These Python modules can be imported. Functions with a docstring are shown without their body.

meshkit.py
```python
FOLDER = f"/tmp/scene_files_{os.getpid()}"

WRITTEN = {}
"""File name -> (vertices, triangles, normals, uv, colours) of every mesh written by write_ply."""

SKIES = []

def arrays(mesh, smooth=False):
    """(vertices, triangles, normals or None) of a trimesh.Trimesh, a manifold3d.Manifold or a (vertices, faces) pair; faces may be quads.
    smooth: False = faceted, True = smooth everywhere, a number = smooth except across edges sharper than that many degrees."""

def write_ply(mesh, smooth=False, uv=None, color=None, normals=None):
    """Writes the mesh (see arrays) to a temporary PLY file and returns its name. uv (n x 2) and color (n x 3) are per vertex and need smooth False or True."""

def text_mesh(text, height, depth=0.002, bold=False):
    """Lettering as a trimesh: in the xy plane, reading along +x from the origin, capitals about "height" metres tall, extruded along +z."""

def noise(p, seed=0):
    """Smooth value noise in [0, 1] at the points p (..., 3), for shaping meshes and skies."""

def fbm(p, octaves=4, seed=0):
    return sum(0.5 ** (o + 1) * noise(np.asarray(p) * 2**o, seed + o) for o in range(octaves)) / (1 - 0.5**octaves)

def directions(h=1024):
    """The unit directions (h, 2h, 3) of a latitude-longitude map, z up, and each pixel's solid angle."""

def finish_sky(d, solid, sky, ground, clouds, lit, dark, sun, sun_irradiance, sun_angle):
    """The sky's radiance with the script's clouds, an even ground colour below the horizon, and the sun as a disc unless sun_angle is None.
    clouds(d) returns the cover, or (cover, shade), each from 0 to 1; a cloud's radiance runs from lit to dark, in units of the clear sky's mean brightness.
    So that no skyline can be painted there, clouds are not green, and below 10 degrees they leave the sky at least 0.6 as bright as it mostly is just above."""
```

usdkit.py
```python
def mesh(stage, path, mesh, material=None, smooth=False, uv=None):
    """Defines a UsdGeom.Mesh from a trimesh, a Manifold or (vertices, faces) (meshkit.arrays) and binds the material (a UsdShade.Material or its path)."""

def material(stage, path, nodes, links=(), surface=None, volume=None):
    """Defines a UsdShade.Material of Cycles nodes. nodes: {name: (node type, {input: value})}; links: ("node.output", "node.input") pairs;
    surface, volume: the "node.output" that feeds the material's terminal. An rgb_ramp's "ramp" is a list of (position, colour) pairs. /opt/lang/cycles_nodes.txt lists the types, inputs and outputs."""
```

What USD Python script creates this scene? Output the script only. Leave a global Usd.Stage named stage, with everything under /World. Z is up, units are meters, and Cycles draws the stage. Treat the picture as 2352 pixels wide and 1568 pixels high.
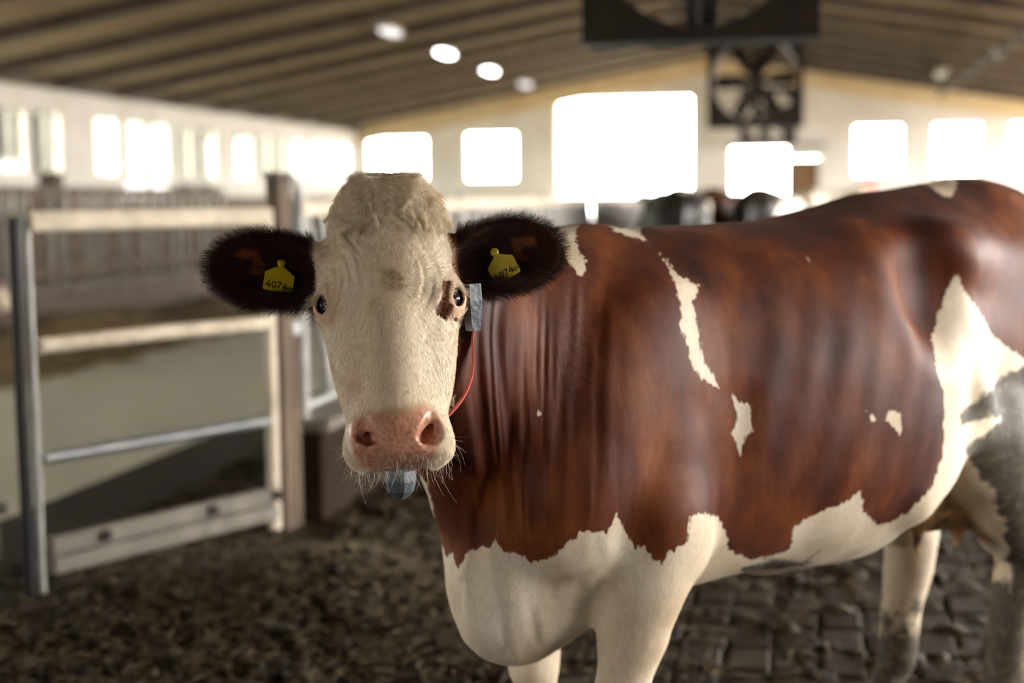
import math, numpy as np, trimesh, usdkit, meshkit
from pxr import Usd, UsdGeom, UsdShade, UsdLux, Gf, Sdf, Vt
from shapely.geometry import Polygon, Point
import shapely

stage = Usd.Stage.CreateInMemory()
UsdGeom.SetStageUpAxis(stage, 'Z')
UsdGeom.Xform.Define(stage, '/World')
UsdGeom.Scope.Define(stage, '/World/Looks')

# ------------------------------------------------------------------ camera
EYE = np.array([0.0, 0.0, 1.44]); PITCH = math.radians(-5.8); ROLL = math.radians(0.6); FPX = 3267.0
_f = np.array([0, math.cos(PITCH), math.sin(PITCH)]); _u = np.array([0, -math.sin(PITCH), math.cos(PITCH)]); _r = np.array([1.0, 0, 0])
CR = _r * math.cos(ROLL) - _u * math.sin(ROLL); CU = _u * math.cos(ROLL) + _r * math.sin(ROLL)
cam = UsdGeom.Camera.Define(stage, '/World/camera')
cam.CreateHorizontalApertureAttr(36.0); cam.CreateVerticalApertureAttr(24.0)
cam.CreateFocalLengthAttr(36.0 * FPX / 2352); cam.CreateFStopAttr(1.75); cam.CreateFocusDistanceAttr(2.47)
_m = Gf.Matrix4d(*CR, 0, *CU, 0, *(-_f), 0, *EYE, 1)
cam.AddTransformOp().Set(_m)
# ------------------------------------------------------------------ daylight and exposure
cam.CreateExposureAttr(0.92)
sky = UsdLux.DomeLight.Define(stage, '/World/sky')
sky.CreateIntensityAttr(5.0); sky.CreateColorAttr(Gf.Vec3f(1.0, 0.968, 0.925))
sun = UsdLux.DistantLight.Define(stage, '/World/sun')
sun.CreateIntensityAttr(9.0); sun.CreateAngleAttr(1.0); sun.CreateColorAttr(Gf.Vec3f(1.0, 0.96, 0.88))
sun.AddRotateXYZOp().Set(Gf.Vec3f(18.0, -26.0, 0.0))        # high, from the left side of the barn
# ------------------------------------------------------------------ implicit-surface sculpting
F32 = np.float32
def graded(lo, hi, fine_lo, fine_hi, fine, coarse):
    a = [lo]
    while a[-1] < hi:
        x = a[-1]
        d = max(fine_lo - x, x - fine_hi, 0.0)
        a.append(x + min(coarse, fine + d * 0.12) if x >= fine_lo - 1e-9 else x + max(min(coarse, fine + d * 0.12), fine))
    return np.array(a, F32)

class Field:
    def __init__(s, X, Y, Z):
        s.A = (X, Y, Z); s.F = np.full((len(X), len(Y), len(Z)), 0.25, F32)
    def sub(s, lo, hi):
        sl = tuple(slice(max(int(np.searchsorted(a, l)) - 1, 0), int(np.searchsorted(a, h)) + 1) for a, l, h in zip(s.A, lo, hi))
        return sl, [a[q].reshape([-1 if i == j else 1 for j in range(3)]) for i, (a, q) in enumerate(zip(s.A, sl))]
    def put(s, fn, lo, hi, k=0.03, op='add'):
        sl, (x, y, z) = s.sub(lo, hi)
        g = fn(x, y, z).astype(F32); f = s.F[sl]
        if op == 'add':
            h = np.maximum(k - np.abs(f - g), 0) / k; s.F[sl] = np.minimum(f, g) - h * h * k * F32(0.25)
        else:                                   # carve
            g = -g; h = np.maximum(k - np.abs(f - g), 0) / k; s.F[sl] = np.maximum(f, g) + h * h * k * F32(0.25)
    def cone(s, a, b, ra, rb, k=0.03, op='add'):
        a = np.asarray(a, float); b = np.asarray(b, float); d = b - a; L = max(d @ d, 1e-12); m = max(ra, rb) + k + 0.02
        def fn(x, y, z):
            t = np.clip(((x - a[0]) * d[0] + (y - a[1]) * d[1] + (z - a[2]) * d[2]) / L, 0, 1).astype(F32)
            return np.sqrt((x - a[0] - t * d[0]) ** 2 + (y - a[1] - t * d[1]) ** 2 + (z - a[2] - t * d[2]) ** 2) - (ra + (rb - ra) * t)
        s.put(fn, np.minimum(a, b) - m, np.maximum(a, b) + m, k, op)
    def chain(s, pts, rad, k=0.03):
        pts = np.asarray(pts, float); m = max(rad) + k + 0.02
        def fn(x, y, z):
            best = None
            for a, b, ra, rb in zip(pts[:-1], pts[1:], rad[:-1], rad[1:]):
                d = b - a; L = d @ d
                t = np.clip(((x - a[0]) * d[0] + (y - a[1]) * d[1] + (z - a[2]) * d[2]) / L, 0, 1).astype(F32)
                g = np.sqrt((x - a[0] - t * d[0]) ** 2 + (y - a[1] - t * d[1]) ** 2 + (z - a[2] - t * d[2]) ** 2) - (ra + (rb - ra) * (3 - 2 * t) * t * t)
                best = g if best is None else np.minimum(best, g)
            return best
        s.put(fn, pts.min(0) - m, pts.max(0) + m, k)
    def ball(s, c, axes, radii, k=0.03, op='add'):
        c = np.asarray(c, float); axes = np.asarray(axes, float); r = np.asarray(radii, float)
        ext = np.sqrt(((axes * r[:, None]) ** 2).sum(0)) + k + 0.02
        def fn(x, y, z):
            q = 0; g = 0
            for ax, rr in zip(axes, r):
                u = (x - c[0]) * F32(ax[0]) + (y - c[1]) * F32(ax[1]) + (z - c[2]) * F32(ax[2])
                q = q + (u / F32(rr)) ** 2; g = g + (u / F32(rr * rr)) ** 2
            q = np.sqrt(q); return q * (q - 1) / np.maximum(np.sqrt(g), 1e-6)
        s.put(fn, c - ext, c + ext, k, op)
    def loft(s, o, A, B, C, tab, lo, hi, k=0.05, p=2.3):
        """axis A with stations tab[:,0]; half-width along B = tab[:,1]; along C from tab[:,2] to tab[:,3]; tab[:,4] sideways shift; tab[:,5] exponent"""
        from scipy.interpolate import PchipInterpolator as P
        tab = np.asarray(tab, float); T = tab[:, 0]; grid = np.linspace(T[0], T[-1], 400)
        cols = [P(T, tab[:, i])(grid) if i < tab.shape[1] else np.full(400, d) for i, d in ((1, 0), (2, 0), (3, 0), (4, 0.0), (5, p))]
        def fn(x, y, z):
            dx, dy, dz = x - o[0], y - o[1], z - o[2]
            dot = lambda v: (dx * F32(v[0]) + dy * F32(v[1]) + dz * F32(v[2]))
            t, b, c = dot(A) + 0 * dz + 0 * dx + 0 * dy, dot(B), dot(C)
            w, bot, top, sh, pp = [np.interp(t, grid, q).astype(F32) for q in cols]
            h = (top - bot) / 2; m = (top + bot) / 2
            q = ((np.abs(b - sh) / w) ** pp + (np.abs(c - m) / h) ** pp) ** (1 / pp)
            f = (q - 1) * np.minimum(w, h)
            over = np.maximum(np.maximum(T[0] - t, t - T[-1]), 0)
            return np.maximum(f, 0) * 0 + np.where(over > 0, np.sqrt(np.maximum(f, 0) ** 2 + over ** 2), f)
        s.put(fn, lo, hi, k)
    def mesh(s):
        """surface nets on the graded grid"""
        F = s.F; n = F.shape; ins = F < 0
        c = [ins[i:n[0] - 1 + i, j:n[1] - 1 + j, k:n[2] - 1 + k] for i in (0, 1) for j in (0, 1) for k in (0, 1)]
        any_, all_ = c[0].copy(), c[0].copy()
        for q in c[1:]: any_ |= q; all_ &= q
        cells = np.argwhere(any_ & ~all_)
        off = np.array([(i, j, k) for i in (0, 1) for j in (0, 1) for k in (0, 1)])
        acc = np.zeros((len(cells), 3)); cnt = np.zeros(len(cells))
        for a in range(8):
            for b in range(a + 1, 8):
                if np.abs(off[a] - off[b]).sum() != 1: continue
                ia, ib = cells + off[a], cells + off[b]
                fa, fb = F[tuple(ia.T)], F[tuple(ib.T)]; m = (fa < 0) != (fb < 0)
                t = np.where(m, fa / np.where(m, fa - fb, 1), 0)[:, None]
                pa = np.stack([s.A[i][ia[:, i]] for i in range(3)], 1); pb = np.stack([s.A[i][ib[:, i]] for i in range(3)], 1)
                acc += np.where(m[:, None], pa + t * (pb - pa), 0); cnt += m
        V = acc / cnt[:, None]
        idx = np.full((n[0] - 1, n[1] - 1, n[2] - 1), -1, np.int32); idx[tuple(cells.T)] = np.arange(len(cells))
        quads = []
        for ax in range(3):
            o1, o2 = [(1, 2), (2, 0), (0, 1)][ax]
            sa = [slice(1, n[i] - 1) for i in range(3)]; sb = list(sa); sa[ax] = slice(0, n[ax] - 1); sb[ax] = slice(1, n[ax])
            A_, B_ = ins[tuple(sa)], ins[tuple(sb)]
            e = np.argwhere(A_ != B_); flip = A_[tuple(e.T)]
            base = e.copy()
            for i in range(3):
                if i != ax: base[:, i] += 1
            def at(d1, d2):
                q = base.copy(); q[:, o1] -= d1; q[:, o2] -= d2
                return idx[tuple(q.T)]
            q = np.stack([at(1, 1), at(0, 1), at(0, 0), at(1, 0)], 1)
            q[~flip] = q[~flip][:, ::-1]
            quads.append(q)
        Q = np.vstack(quads)
        # keep the largest connected piece
        from scipy.sparse import coo_matrix; from scipy.sparse.csgraph import connected_components
        e = np.vstack([Q[:, [0, 1]], Q[:, [1, 2]], Q[:, [2, 3]]])
        nc, lab = connected_components(coo_matrix((np.ones(len(e)), (e[:, 0], e[:, 1])), shape=(len(V), len(V))), directed=False)
        big = np.bincount(lab).argmax(); keep = lab == big; new = np.cumsum(keep) - 1
        Q = new[Q[keep[Q[:, 0]]]]; V = V[keep]
        return V, Q

def quad_tris(Q): return np.vstack([Q[:, [0, 1, 2]], Q[:, [0, 2, 3]]])
def vert_normals(V, F):
    n = np.zeros_like(V); fn = np.cross(V[F[:, 1]] - V[F[:, 0]], V[F[:, 2]] - V[F[:, 0]])
    for k in range(3):
        for j in range(3): n[:, j] += np.bincount(F[:, k], fn[:, j], len(V))
    return n / np.maximum(np.linalg.norm(n, axis=1, keepdims=True), 1e-12)
def relax(V, F, it=2, lam=0.5, mu=-0.52):
    e = np.vstack([F[:, [0, 1]], F[:, [1, 2]], F[:, [2, 0]]]); e = np.vstack([e, e[:, ::-1]])
    deg = np.bincount(e[:, 0], minlength=len(V))[:, None]
    for i in range(it * 2):
        L = np.stack([np.bincount(e[:, 0], V[e[:, 1], j], len(V)) for j in range(3)], 1) / deg - V
        V = V + (lam if i % 2 == 0 else mu) * L
    return V
# ------------------------------------------------------------------ helpers
def lin(h):
    c = [int(h[i:i + 2], 16) / 255 for i in (1, 3, 5)]
    return tuple(v / 12.92 if v <= .04045 else ((v + .055) / 1.055) ** 2.4 for v in c)
def mat(name, a, b=None, scale=6.0, rough=.6, bump=0.0, bscale=60.0, metallic=0.0, stretch=(1, 1, 1), detail=4.0, spec=.5, c=None, pos=(.35, .65), world=False, bdist=.01):
    """a principled surface whose colour runs between a and b (and c) over noise, with fine relief"""
    P = f'/World/Looks/{name}'; A_ = lin(a); B_ = lin(b or a)
    ramp = [(pos[0], A_), (pos[1], B_)] + ([(min(pos[1] + .18, 1), lin(c))] if c else [])
    n = {'tc': ('geometry', {}) if world else ('texture_coordinate', {}), 'mp': ('mapping', {'scale': stretch}), 'n': ('noise_texture', {'scale': scale, 'detail': detail, 'roughness': .6}),
         'r': ('rgb_ramp', {'ramp': ramp}), 'p': ('principled_bsdf', {'roughness': rough, 'metallic': metallic, 'specular_ior_level': spec})}
    L = [('tc.position' if world else 'tc.object', 'mp.vector'), ('mp.vector', 'n.vector'), ('n.fac', 'r.fac'), ('r.color', 'p.base_color')]
    if bump:
        n['bn'] = ('noise_texture', {'scale': bscale, 'detail': 3.0}); n['b'] = ('bump', {'strength': bump, 'distance': bdist})
        L += [('mp.vector', 'bn.vector'), ('bn.fac', 'b.height'), ('b.normal', 'p.normal')]
    return usdkit.material(stage, P, n, L, surface='p.BSDF')
_taken = {}
def numbered(path):
    k = _taken.get(path, 0); _taken[path] = k + 1
    return path if k == 0 else f'{path}_{k:03d}'
def tag(prim, label=None, cat=None, group=None, kind=None):
    for k, v in (('label', label), ('category', cat), ('group', group), ('kind', kind)):
        if v: prim.SetCustomDataByKey(k, v)
    return prim
RB = np.array([.980, -.201, 0]); RB /= np.linalg.norm(RB); AB = np.array([-RB[1], RB[0], 0])     # across and along the barn
BARN = math.degrees(math.atan2(RB[1], RB[0]))
def bw(u, v, z=0.0): return u * RB + v * AB + np.array([0, 0, z])
def thing(name, label, cat, pos=(0, 0, 0), rz=BARN, group=None, kind=None):
    x = UsdGeom.Xform.Define(stage, numbered('/World/' + name)); x.AddTranslateOp().Set(Gf.Vec3d(*map(float, pos)))
    if rz: x.AddRotateZOp().Set(float(rz))
    return tag(x.GetPrim(), label, cat, group, kind)
def obj(name, mesh, m, parent=None, smooth=30, **kw):
    base = str(parent.GetPath()) if parent else '/World'
    return tag(usdkit.mesh(stage, numbered(base + '/' + name), mesh, m, smooth).GetPrim(), **kw)
def barn_struct(name, label=None, kind='structure'):
    x = UsdGeom.Xform.Define(stage, numbered('/World/' + name)); x.AddRotateZOp().Set(BARN)
    return tag(x.GetPrim(), label, kind=kind)
def copy_of(src, name, pos, rz, label, group=None):
    x = UsdGeom.Xform.Define(stage, numbered('/World/' + name)); p = x.GetPrim()
    p.GetReferences().AddInternalReference(src.GetPath())
    x.ClearXformOpOrder(); x.AddTranslateOp().Set(Gf.Vec3d(*map(float, pos))); x.AddRotateZOp().Set(float(rz))
    p.SetInstanceable(True)
    return tag(p, label, src.GetCustomDataByKey('category'), group or src.GetCustomDataByKey('group'))
cat_ = trimesh.util.concatenate
def box(x0, x1, y0, y1, z0, z1, bev=0.0):
    if bev:
        b = min(bev, (x1 - x0) * .45, (y1 - y0) * .45, (z1 - z0) * .45)
        pts = []
        for sx in (0, 1):
            for sy in (0, 1):
                for sz in (0, 1):
                    c = np.array([x1 if sx else x0, y1 if sy else y0, z1 if sz else z0]); d = np.array([-1 if sx else 1, -1 if sy else 1, -1 if sz else 1]) * b
                    for k in range(3):
                        q = c + d; q[k] = c[k]; pts.append(q)
        return trimesh.convex.convex_hull(np.array(pts))
    m = trimesh.creation.box([x1 - x0, y1 - y0, z1 - z0]); m.apply_translation([(x0 + x1) / 2, (y0 + y1) / 2, (z0 + z1) / 2]); return m
def tube(pts, r, sides=12, cap=True):
    pts = np.asarray(pts, float); n = len(pts); r = np.broadcast_to(r, (n,))
    t = np.gradient(pts, axis=0); t /= np.linalg.norm(t, axis=1, keepdims=True)
    a = np.cross(t[0], [0, 0, 1.0] if abs(t[0][2]) < .9 else [1.0, 0, 0]); V = []
    for i in range(n):
        a = a - t[i] * (a @ t[i]); a /= np.linalg.norm(a); b = np.cross(t[i], a); an = np.arange(sides) * 2 * np.pi / sides
        V.append(pts[i] + r[i] * (np.cos(an)[:, None] * a + np.sin(an)[:, None] * b))
    V = np.vstack(V); F = []
    for i in range(n - 1):
        for j in range(sides):
            k = (j + 1) % sides; p, q = i * sides, (i + 1) * sides
            F += [[p + j, p + k, q + k], [p + j, q + k, q + j]]
    if cap:
        V = np.vstack([V, pts[:1], pts[-1:]]); c0, c1 = len(V) - 2, len(V) - 1
        for j in range(sides):
            k = (j + 1) % sides; F += [[c0, k, j], [c1, (n - 1) * sides + j, (n - 1) * sides + k]]
    return trimesh.Trimesh(V, np.array(F), process=False)
def prism(poly, y0, y1):
    """a polygon in x, z carried from y0 to y1"""
    m = trimesh.creation.extrude_polygon(poly if isinstance(poly, Polygon) else Polygon(poly), y1 - y0, engine='earcut')
    V = m.vertices.copy(); m = trimesh.Trimesh(np.stack([V[:, 0], y0 + V[:, 2], V[:, 1]], 1), m.faces[:, ::-1], process=False); return m
def lathe(prof, n=40):
    return trimesh.creation.revolve(np.array(prof, float), sections=n)
# ------------------------------------------------------------------ the barn shell (u across, v along, z up)
UL, UR, UC, VF, VB = -9.85, 5.9, -1.98, 31.0, -5.0
def roof_z(u): return 4.41 - .17 * abs(u - UC)
M = {}
M['plaster'] = mat('plaster', '#d3cdc3', '#c6bfb4', 1.2, .9, .3, 20)
M['concrete'] = mat('concrete', '#8b887c', '#a3a193', 1.5, .55, .3, 30, c='#79756a')
M['alley'] = mat('alley_concrete', '#b3b5a2', '#c6c8b6', .7, .24, .06, 30, c='#a1a38f', stretch=(1, .35, 1), spec=.6)
M['wet'] = mat('stained_concrete', '#251d11', '#19130a', 2, .6, .4, 40, c='#332918', spec=.15)
M['kerb'] = mat('manure_stained_wall', '#21170f', '#2e2218', 2.5, .9, .5, 30, c='#150f0a', spec=.08)
M['ledge'] = mat('worn_ledge', '#7d7368', '#5d5246', 3, .7, .4, 40)
M['roof'] = mat('roof_sheet', '#978568', '#806e53', 1.3, .75, .2, 30, c='#a79474', stretch=(.3, 3, 1))
M['rafter'] = mat('rafter_wood', '#54473a', '#413629', 3, .8, .3, 40)
M['cream'] = mat('cream_board', '#cdb892', '#bfa67c', 2, .7)
M['galv'] = mat('galvanised_steel', '#8f8f8c', '#6f7072', 5, .45, .15, 50, metallic=.55, c='#a5a39c')
M['dusty'] = mat('dusty_steel', '#cabca6', '#a99b86', 6, .7, .2, 50, c='#dacdb9')
M['darkpipe'] = mat('dark_pipe', '#17161a', '#221f1d', 5, .5, .2, 50, spec=.3)
M['bar'] = mat('bar_steel', '#a3a09a', '#85837f', 5, .5, .2, 50, metallic=.12, c='#b5b2aa')
M['brown_wood'] = mat('weathered_wood', '#6d5a48', '#4d3e31', 3, .8, .4, 40, stretch=(4, 4, 1), c='#7c6a58')
M['grey_wood'] = mat('grey_wood', '#7b7468', '#605a50', 4, .8, .4, 40, c='#8d8578')
M['black'] = mat('black_paint', '#17110d', '#211812', 6, .6, spec=.25)
M['window_frame'] = mat('window_frame', '#bfb9ad', '#a49d90', 4, .6)
M['door_brown'] = mat('door_wood', '#7b5a38', '#5d432a', 3, .7, stretch=(6, 6, 1))
M['grass'] = mat('yard_outside', '#b4aca0', '#9c958a', 1, .9)
M['leaf'] = usdkit.material(stage, '/World/Looks/leaf', {'o': ('noise_texture', {'scale': 1.5}), 'r': ('rgb_ramp', {'ramp': [(.3, lin('#6fae55')), (.7, lin('#a4cf7c'))]}), 'g': ('geometry', {}), 'd': ('diffuse_bsdf', {}), 't': ('translucent_bsdf', {}), 'm': ('mix_closure', {'fac': .45})},
    [('g.position', 'o.vector'), ('o.fac', 'r.fac'), ('r.color', 'd.color'), ('r.color', 't.color'), ('d.BSDF', 'm.closure1'), ('t.BSDF', 'm.closure2')], surface='m.closure')
M['glass'] = usdkit.material(stage, '/World/Looks/pane_glass', {'t': ('transparent_bsdf', {'color': (.96, .985, .97)}), 'g': ('glossy_bsdf', {'roughness': .05, 'color': (1, 1, 1)}), 'f': ('fresnel', {'IOR': 1.45}), 'm': ('mix_closure', {})},
    [('f.fac', 'm.fac'), ('t.BSDF', 'm.closure1'), ('g.BSDF', 'm.closure2')], surface='m.closure')

# --- ground outside and floors
gr = obj('ground_outside', box(-60, 60, -50, 100, -.6, -.3), M['grass'], kind='structure')
fl = barn_struct('floor')
obj('alley_slab', box(UL, -3.55, VB, VF, -.3, 0), M['alley'], fl)
obj('feed_strip', box(-3.55, -2.05, VB, VF, -.3, .004), M['wet'], fl)

def holed(x0, x1, z0, z1, top, holes):
    """a wall outline (x, z) with openings"""
    P_ = Polygon(top) if top else shapely.box(x0, z0, x1, z1)
    for h in holes: P_ = P_.difference(shapely.box(*h))
    return P_
# --- left wall with its groups of tall panes
left_open = [(16.25, 16.96), (17.1, 17.86), (18.79, 19.52), (19.8, 20.38), (20.6, 21.24), (21.44, 22.08), (22.3, 23.07), (23.93, 24.7), (24.9, 25.6), (25.8, 26.5), (26.7, 27.4), (27.9, 28.6), (28.8, 29.5), (29.7, 30.5)]
left_open += [(v, v + .75) for v in (-.8, 1.0, 2.7, 3.6, 4.5, 6.2, 7.1, 8.0, 9.7, 10.6, 11.5, 13.0, 13.9, 14.9)]  # panes out of view, placed to bring side light onto cow and alley
low_open = [(19.6, 23.15)]
wl = barn_struct('wall_left')
pl = holed(VB, VF, -.3, 3.12, None, [(a, 1.79, b, 2.65) for a, b in left_open] + [(a, 1.44, b, 1.74) for a, b in low_open])
m = prism(pl, 0, .09); V_ = m.vertices; m = trimesh.Trimesh(np.stack([UL - V_[:, 1], V_[:, 0], V_[:, 2]], 1), m.faces, process=False)
obj('wall_panel', m, M['plaster'], wl)
def window(c, half, z0, z1, along, mull=1, name='window', mt='window_frame'):
    """along: 'v' in a side wall (c = u,v), 'u' in a gable"""
    x = UsdGeom.Xform.Define(stage, numbered('/World/window_1') if False else f'/World/window_{window.n}'); window.n += 1
    x.AddTranslateOp().Set(Gf.Vec3d(*bw(c[0], c[1], (z0 + z1) / 2))); x.AddRotateZOp().Set(BARN + (90 if along == 'v' else 0)); p = tag(x.GetPrim(), kind='structure')
    h = (z1 - z0) / 2; t = .035
    fr = [box(-half, -half + t, -.03, .03, -h, h), box(half - t, half, -.03, .03, -h, h), box(-half + t, half - t, -.03, .03, -h, -h + t), box(-half + t, half - t, -.03, .03, h - t, h)]
    obj('frame', cat_(fr), M[mt], p)
    xs = np.linspace(-half + t, half - t, mull + 2)
    for q in xs[1:-1]: obj('mullion', box(q - .014, q + .014, -.025, .025, -h + t, h - t), M[mt], p)
    for a, b in zip(xs[:-1], xs[1:]): obj('pane', box(a + .012, b - .012, -.004, .004, -h + t, h - t), M['glass'], p)
window.n = 1
for a, b in left_open: window((UL - .045, (a + b) / 2), (b - a) / 2, 1.79, 2.65, 'v')
for a, b in low_open: window((UL - .045, (a + b) / 2), (b - a) / 2, 1.44, 1.74, 'v', 3)
# --- far gable
wb = barn_struct('wall_back')
gab = [(-9.86, -8.28), (-7.39, -6.23), (1.02, 2.02), (2.63, 3.6), (4.17, 5.1)]
top = [(UL - .25, -.3), (UR + .25, -.3), (UR + .25, roof_z(UR) + .02), (UC, roof_z(UC) + .05), (UL - .25, roof_z(UL) + .02)]
holes = [(a, 1.80, b, 2.86) for a, b in gab[1:]] + [(-9.7, 1.82, -8.28, 2.80), (-5.29, -.3, -2.39, 3.54), (-1.53, -.3, .30, 2.42)]
obj('wall_panel', prism(holed(0, 0, 0, 0, top, holes), VF, VF + .3), M['plaster'], wb)
for a, b in gab[1:]: window(((a + b) / 2, VF + .15), (b - a) / 2, 1.80, 2.86, 'u')
window((-8.99, VF + .15), .71, 1.82, 2.80, 'u')
d1 = barn_struct('door_1')
obj('door_leaf', box(-.36, .42, VF + .06, VF + .12, 0, 2.18, .01), M['door_brown'], d1)
obj('door_track', box(-1.6, .5, VF - .06, VF + .0, 2.43, 2.52), M['galv'], d1)
obj('lintel', box(-.36, .30, VF + .03, VF + .2, 2.2, 2.42), M['plaster'], d1)
# --- right side, out of view: low walls and posts, opened to light the cow
wr = barn_struct('wall_right_unseen')
obj('low_wall', box(UR, UR + .25, 9.0, VF, -.3, .65), M['plaster'], wr); obj('high_wall', box(UR, UR + .25, 1.5, 9.0, -.3, .95), M['plaster'], wr); obj('unseen_end_wall', box(UR, UR + .25, VB, 1.5, -.3, 2.85), M['rafter'], wr)  # unseen; high and end walls narrow the opening to hold back light
obj('eaves_beam', box(UR, UR + .25, VB, VF, 2.85, 3.12), M['plaster'], wr)
for v in np.arange(1.6, VF + .1, 4.0): obj('post', box(UR + .02, UR + .23, v - .1, v + .1, 0.95 if v < 9 else .65, 2.85), M['plaster'], wr)
wf = barn_struct('wall_front_unseen')  # out of view behind the camera; dark, with one opening lighting the face
obj('wall_panel', prism(holed(0, 0, 0, 0, top, [(-5.3, -.3, -4.1, 2.3)]), VB - .3, VB), M['rafter'], wf)
# --- roof: sheets from eaves to ridge, rafters, gable boards
ce = barn_struct('ceiling')
step = .87
nv = int((VF - VB) / step) + 1
for i in range(nv):
    v0 = VB + i * step; v1 = min(v0 + step - .02, VF)
    if v1 <= v0: continue
    for u0, u1 in ((UL - .4, UC), (UC, UR + .4)):
        za, zb = roof_z(u0), roof_z(u1)
        n = 12; vs = np.linspace(v0, v1, n + 1); wv = .012 * np.cos(np.arange(n + 1) * np.pi)          # shallow corrugation
        P0 = np.stack([np.full(n + 1, u0), vs, za + wv], 1); P1 = np.stack([np.full(n + 1, u1), vs, zb + wv], 1)
        V_ = np.vstack([P0, P1, P0 + [0, 0, .05], P1 + [0, 0, .05]]); k = n + 1; F_ = []
        for j in range(n):
            F_ += [[j, j + 1, k + j + 1], [j, k + j + 1, k + j], [2 * k + j, 3 * k + j + 1, 2 * k + j + 1], [2 * k + j, 3 * k + j, 3 * k + j + 1]]
        obj('roof_sheet', trimesh.Trimesh(V_, np.array(F_), process=False), M['roof'], ce, smooth=False)
for i in range(0, nv, 2):
    v = VB + i * step
    for u0, u1 in ((UL, UC), (UC, UR)):
        z0, z1 = roof_z(u0), roof_z(u1)
        obj('rafter', prism([(u0, z0 - .15), (u1, z1 - .15), (u1, z1 - .01), (u0, z0 - .01)], v - .06, v + .06), M['rafter'], ce)
obj('roof_cover', cat_([prism([(UL - .5, roof_z(UL - .5) + .06), (UC, roof_z(UC) + .06), (UC, roof_z(UC) + .1), (UL - .5, roof_z(UL - .5) + .1)], VB - .6, VF + .6), prism([(UC, roof_z(UC) + .06), (UR + .5, roof_z(UR + .5) + .06), (UR + .5, roof_z(UR + .5) + .1), (UC, roof_z(UC) + .1)], VB - .6, VF + .6)]), M['rafter'], ce)
t1 = barn_struct('trim_1'); obj('gable_board', prism([(UL, roof_z(UL) - .42), (UC, roof_z(UC) - .42), (UC, roof_z(UC) - .03), (UL, roof_z(UL) - .03)], VF - .12, VF), M['cream'], t1)
t2 = barn_struct('trim_2'); obj('gable_board', prism([(UC, roof_z(UC) - .40), (UR, roof_z(UR) - .40), (UR, roof_z(UR) - .03), (UC, roof_z(UC) - .03)], VF - .12, VF), M['cream'], t2)
t3 = barn_struct('trim_3'); obj('wall_plate', box(UL, UL + .12, VB, VF, 2.93, 3.05), M['rafter'], t3)
# ------------------------------------------------------------------ pen floor, kerbs, gate and feed fences
rng = np.random.default_rng(7)
def floor_height(x, y):
    p = np.stack([x, y, 0 * x], -1)
    u, v = x * RB[0] + y * RB[1], x * AB[0] + y * AB[1]
    heap = np.exp(-((x + .62) / .30) ** 2 - ((y - 5.0) / .42) ** 2) * .13 + np.exp(-((x + 1.1) / .5) ** 2 - ((y - 4.9) / .5) ** 2) * .05
    base = .020 + .035 * (meshkit.fbm(p * 2.2, 3, 3) - .5) + .035 * (meshkit.fbm(p * 11, 3, 5) - .5) + .030 * (meshkit.fbm(p * 34, 2, 9) - .5) + heap
    grid = 1 / (1 + np.exp(-(np.minimum(np.minimum((x - .12) / .12, (2.6 - x) / .1), np.minimum((v - 3.7) / .12, (7.6 - v) / .1))) * 2))
    return base * (1 - grid) + grid * (-.024 + .058 * meshkit.fbm(p * 9, 2, 4))
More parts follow.
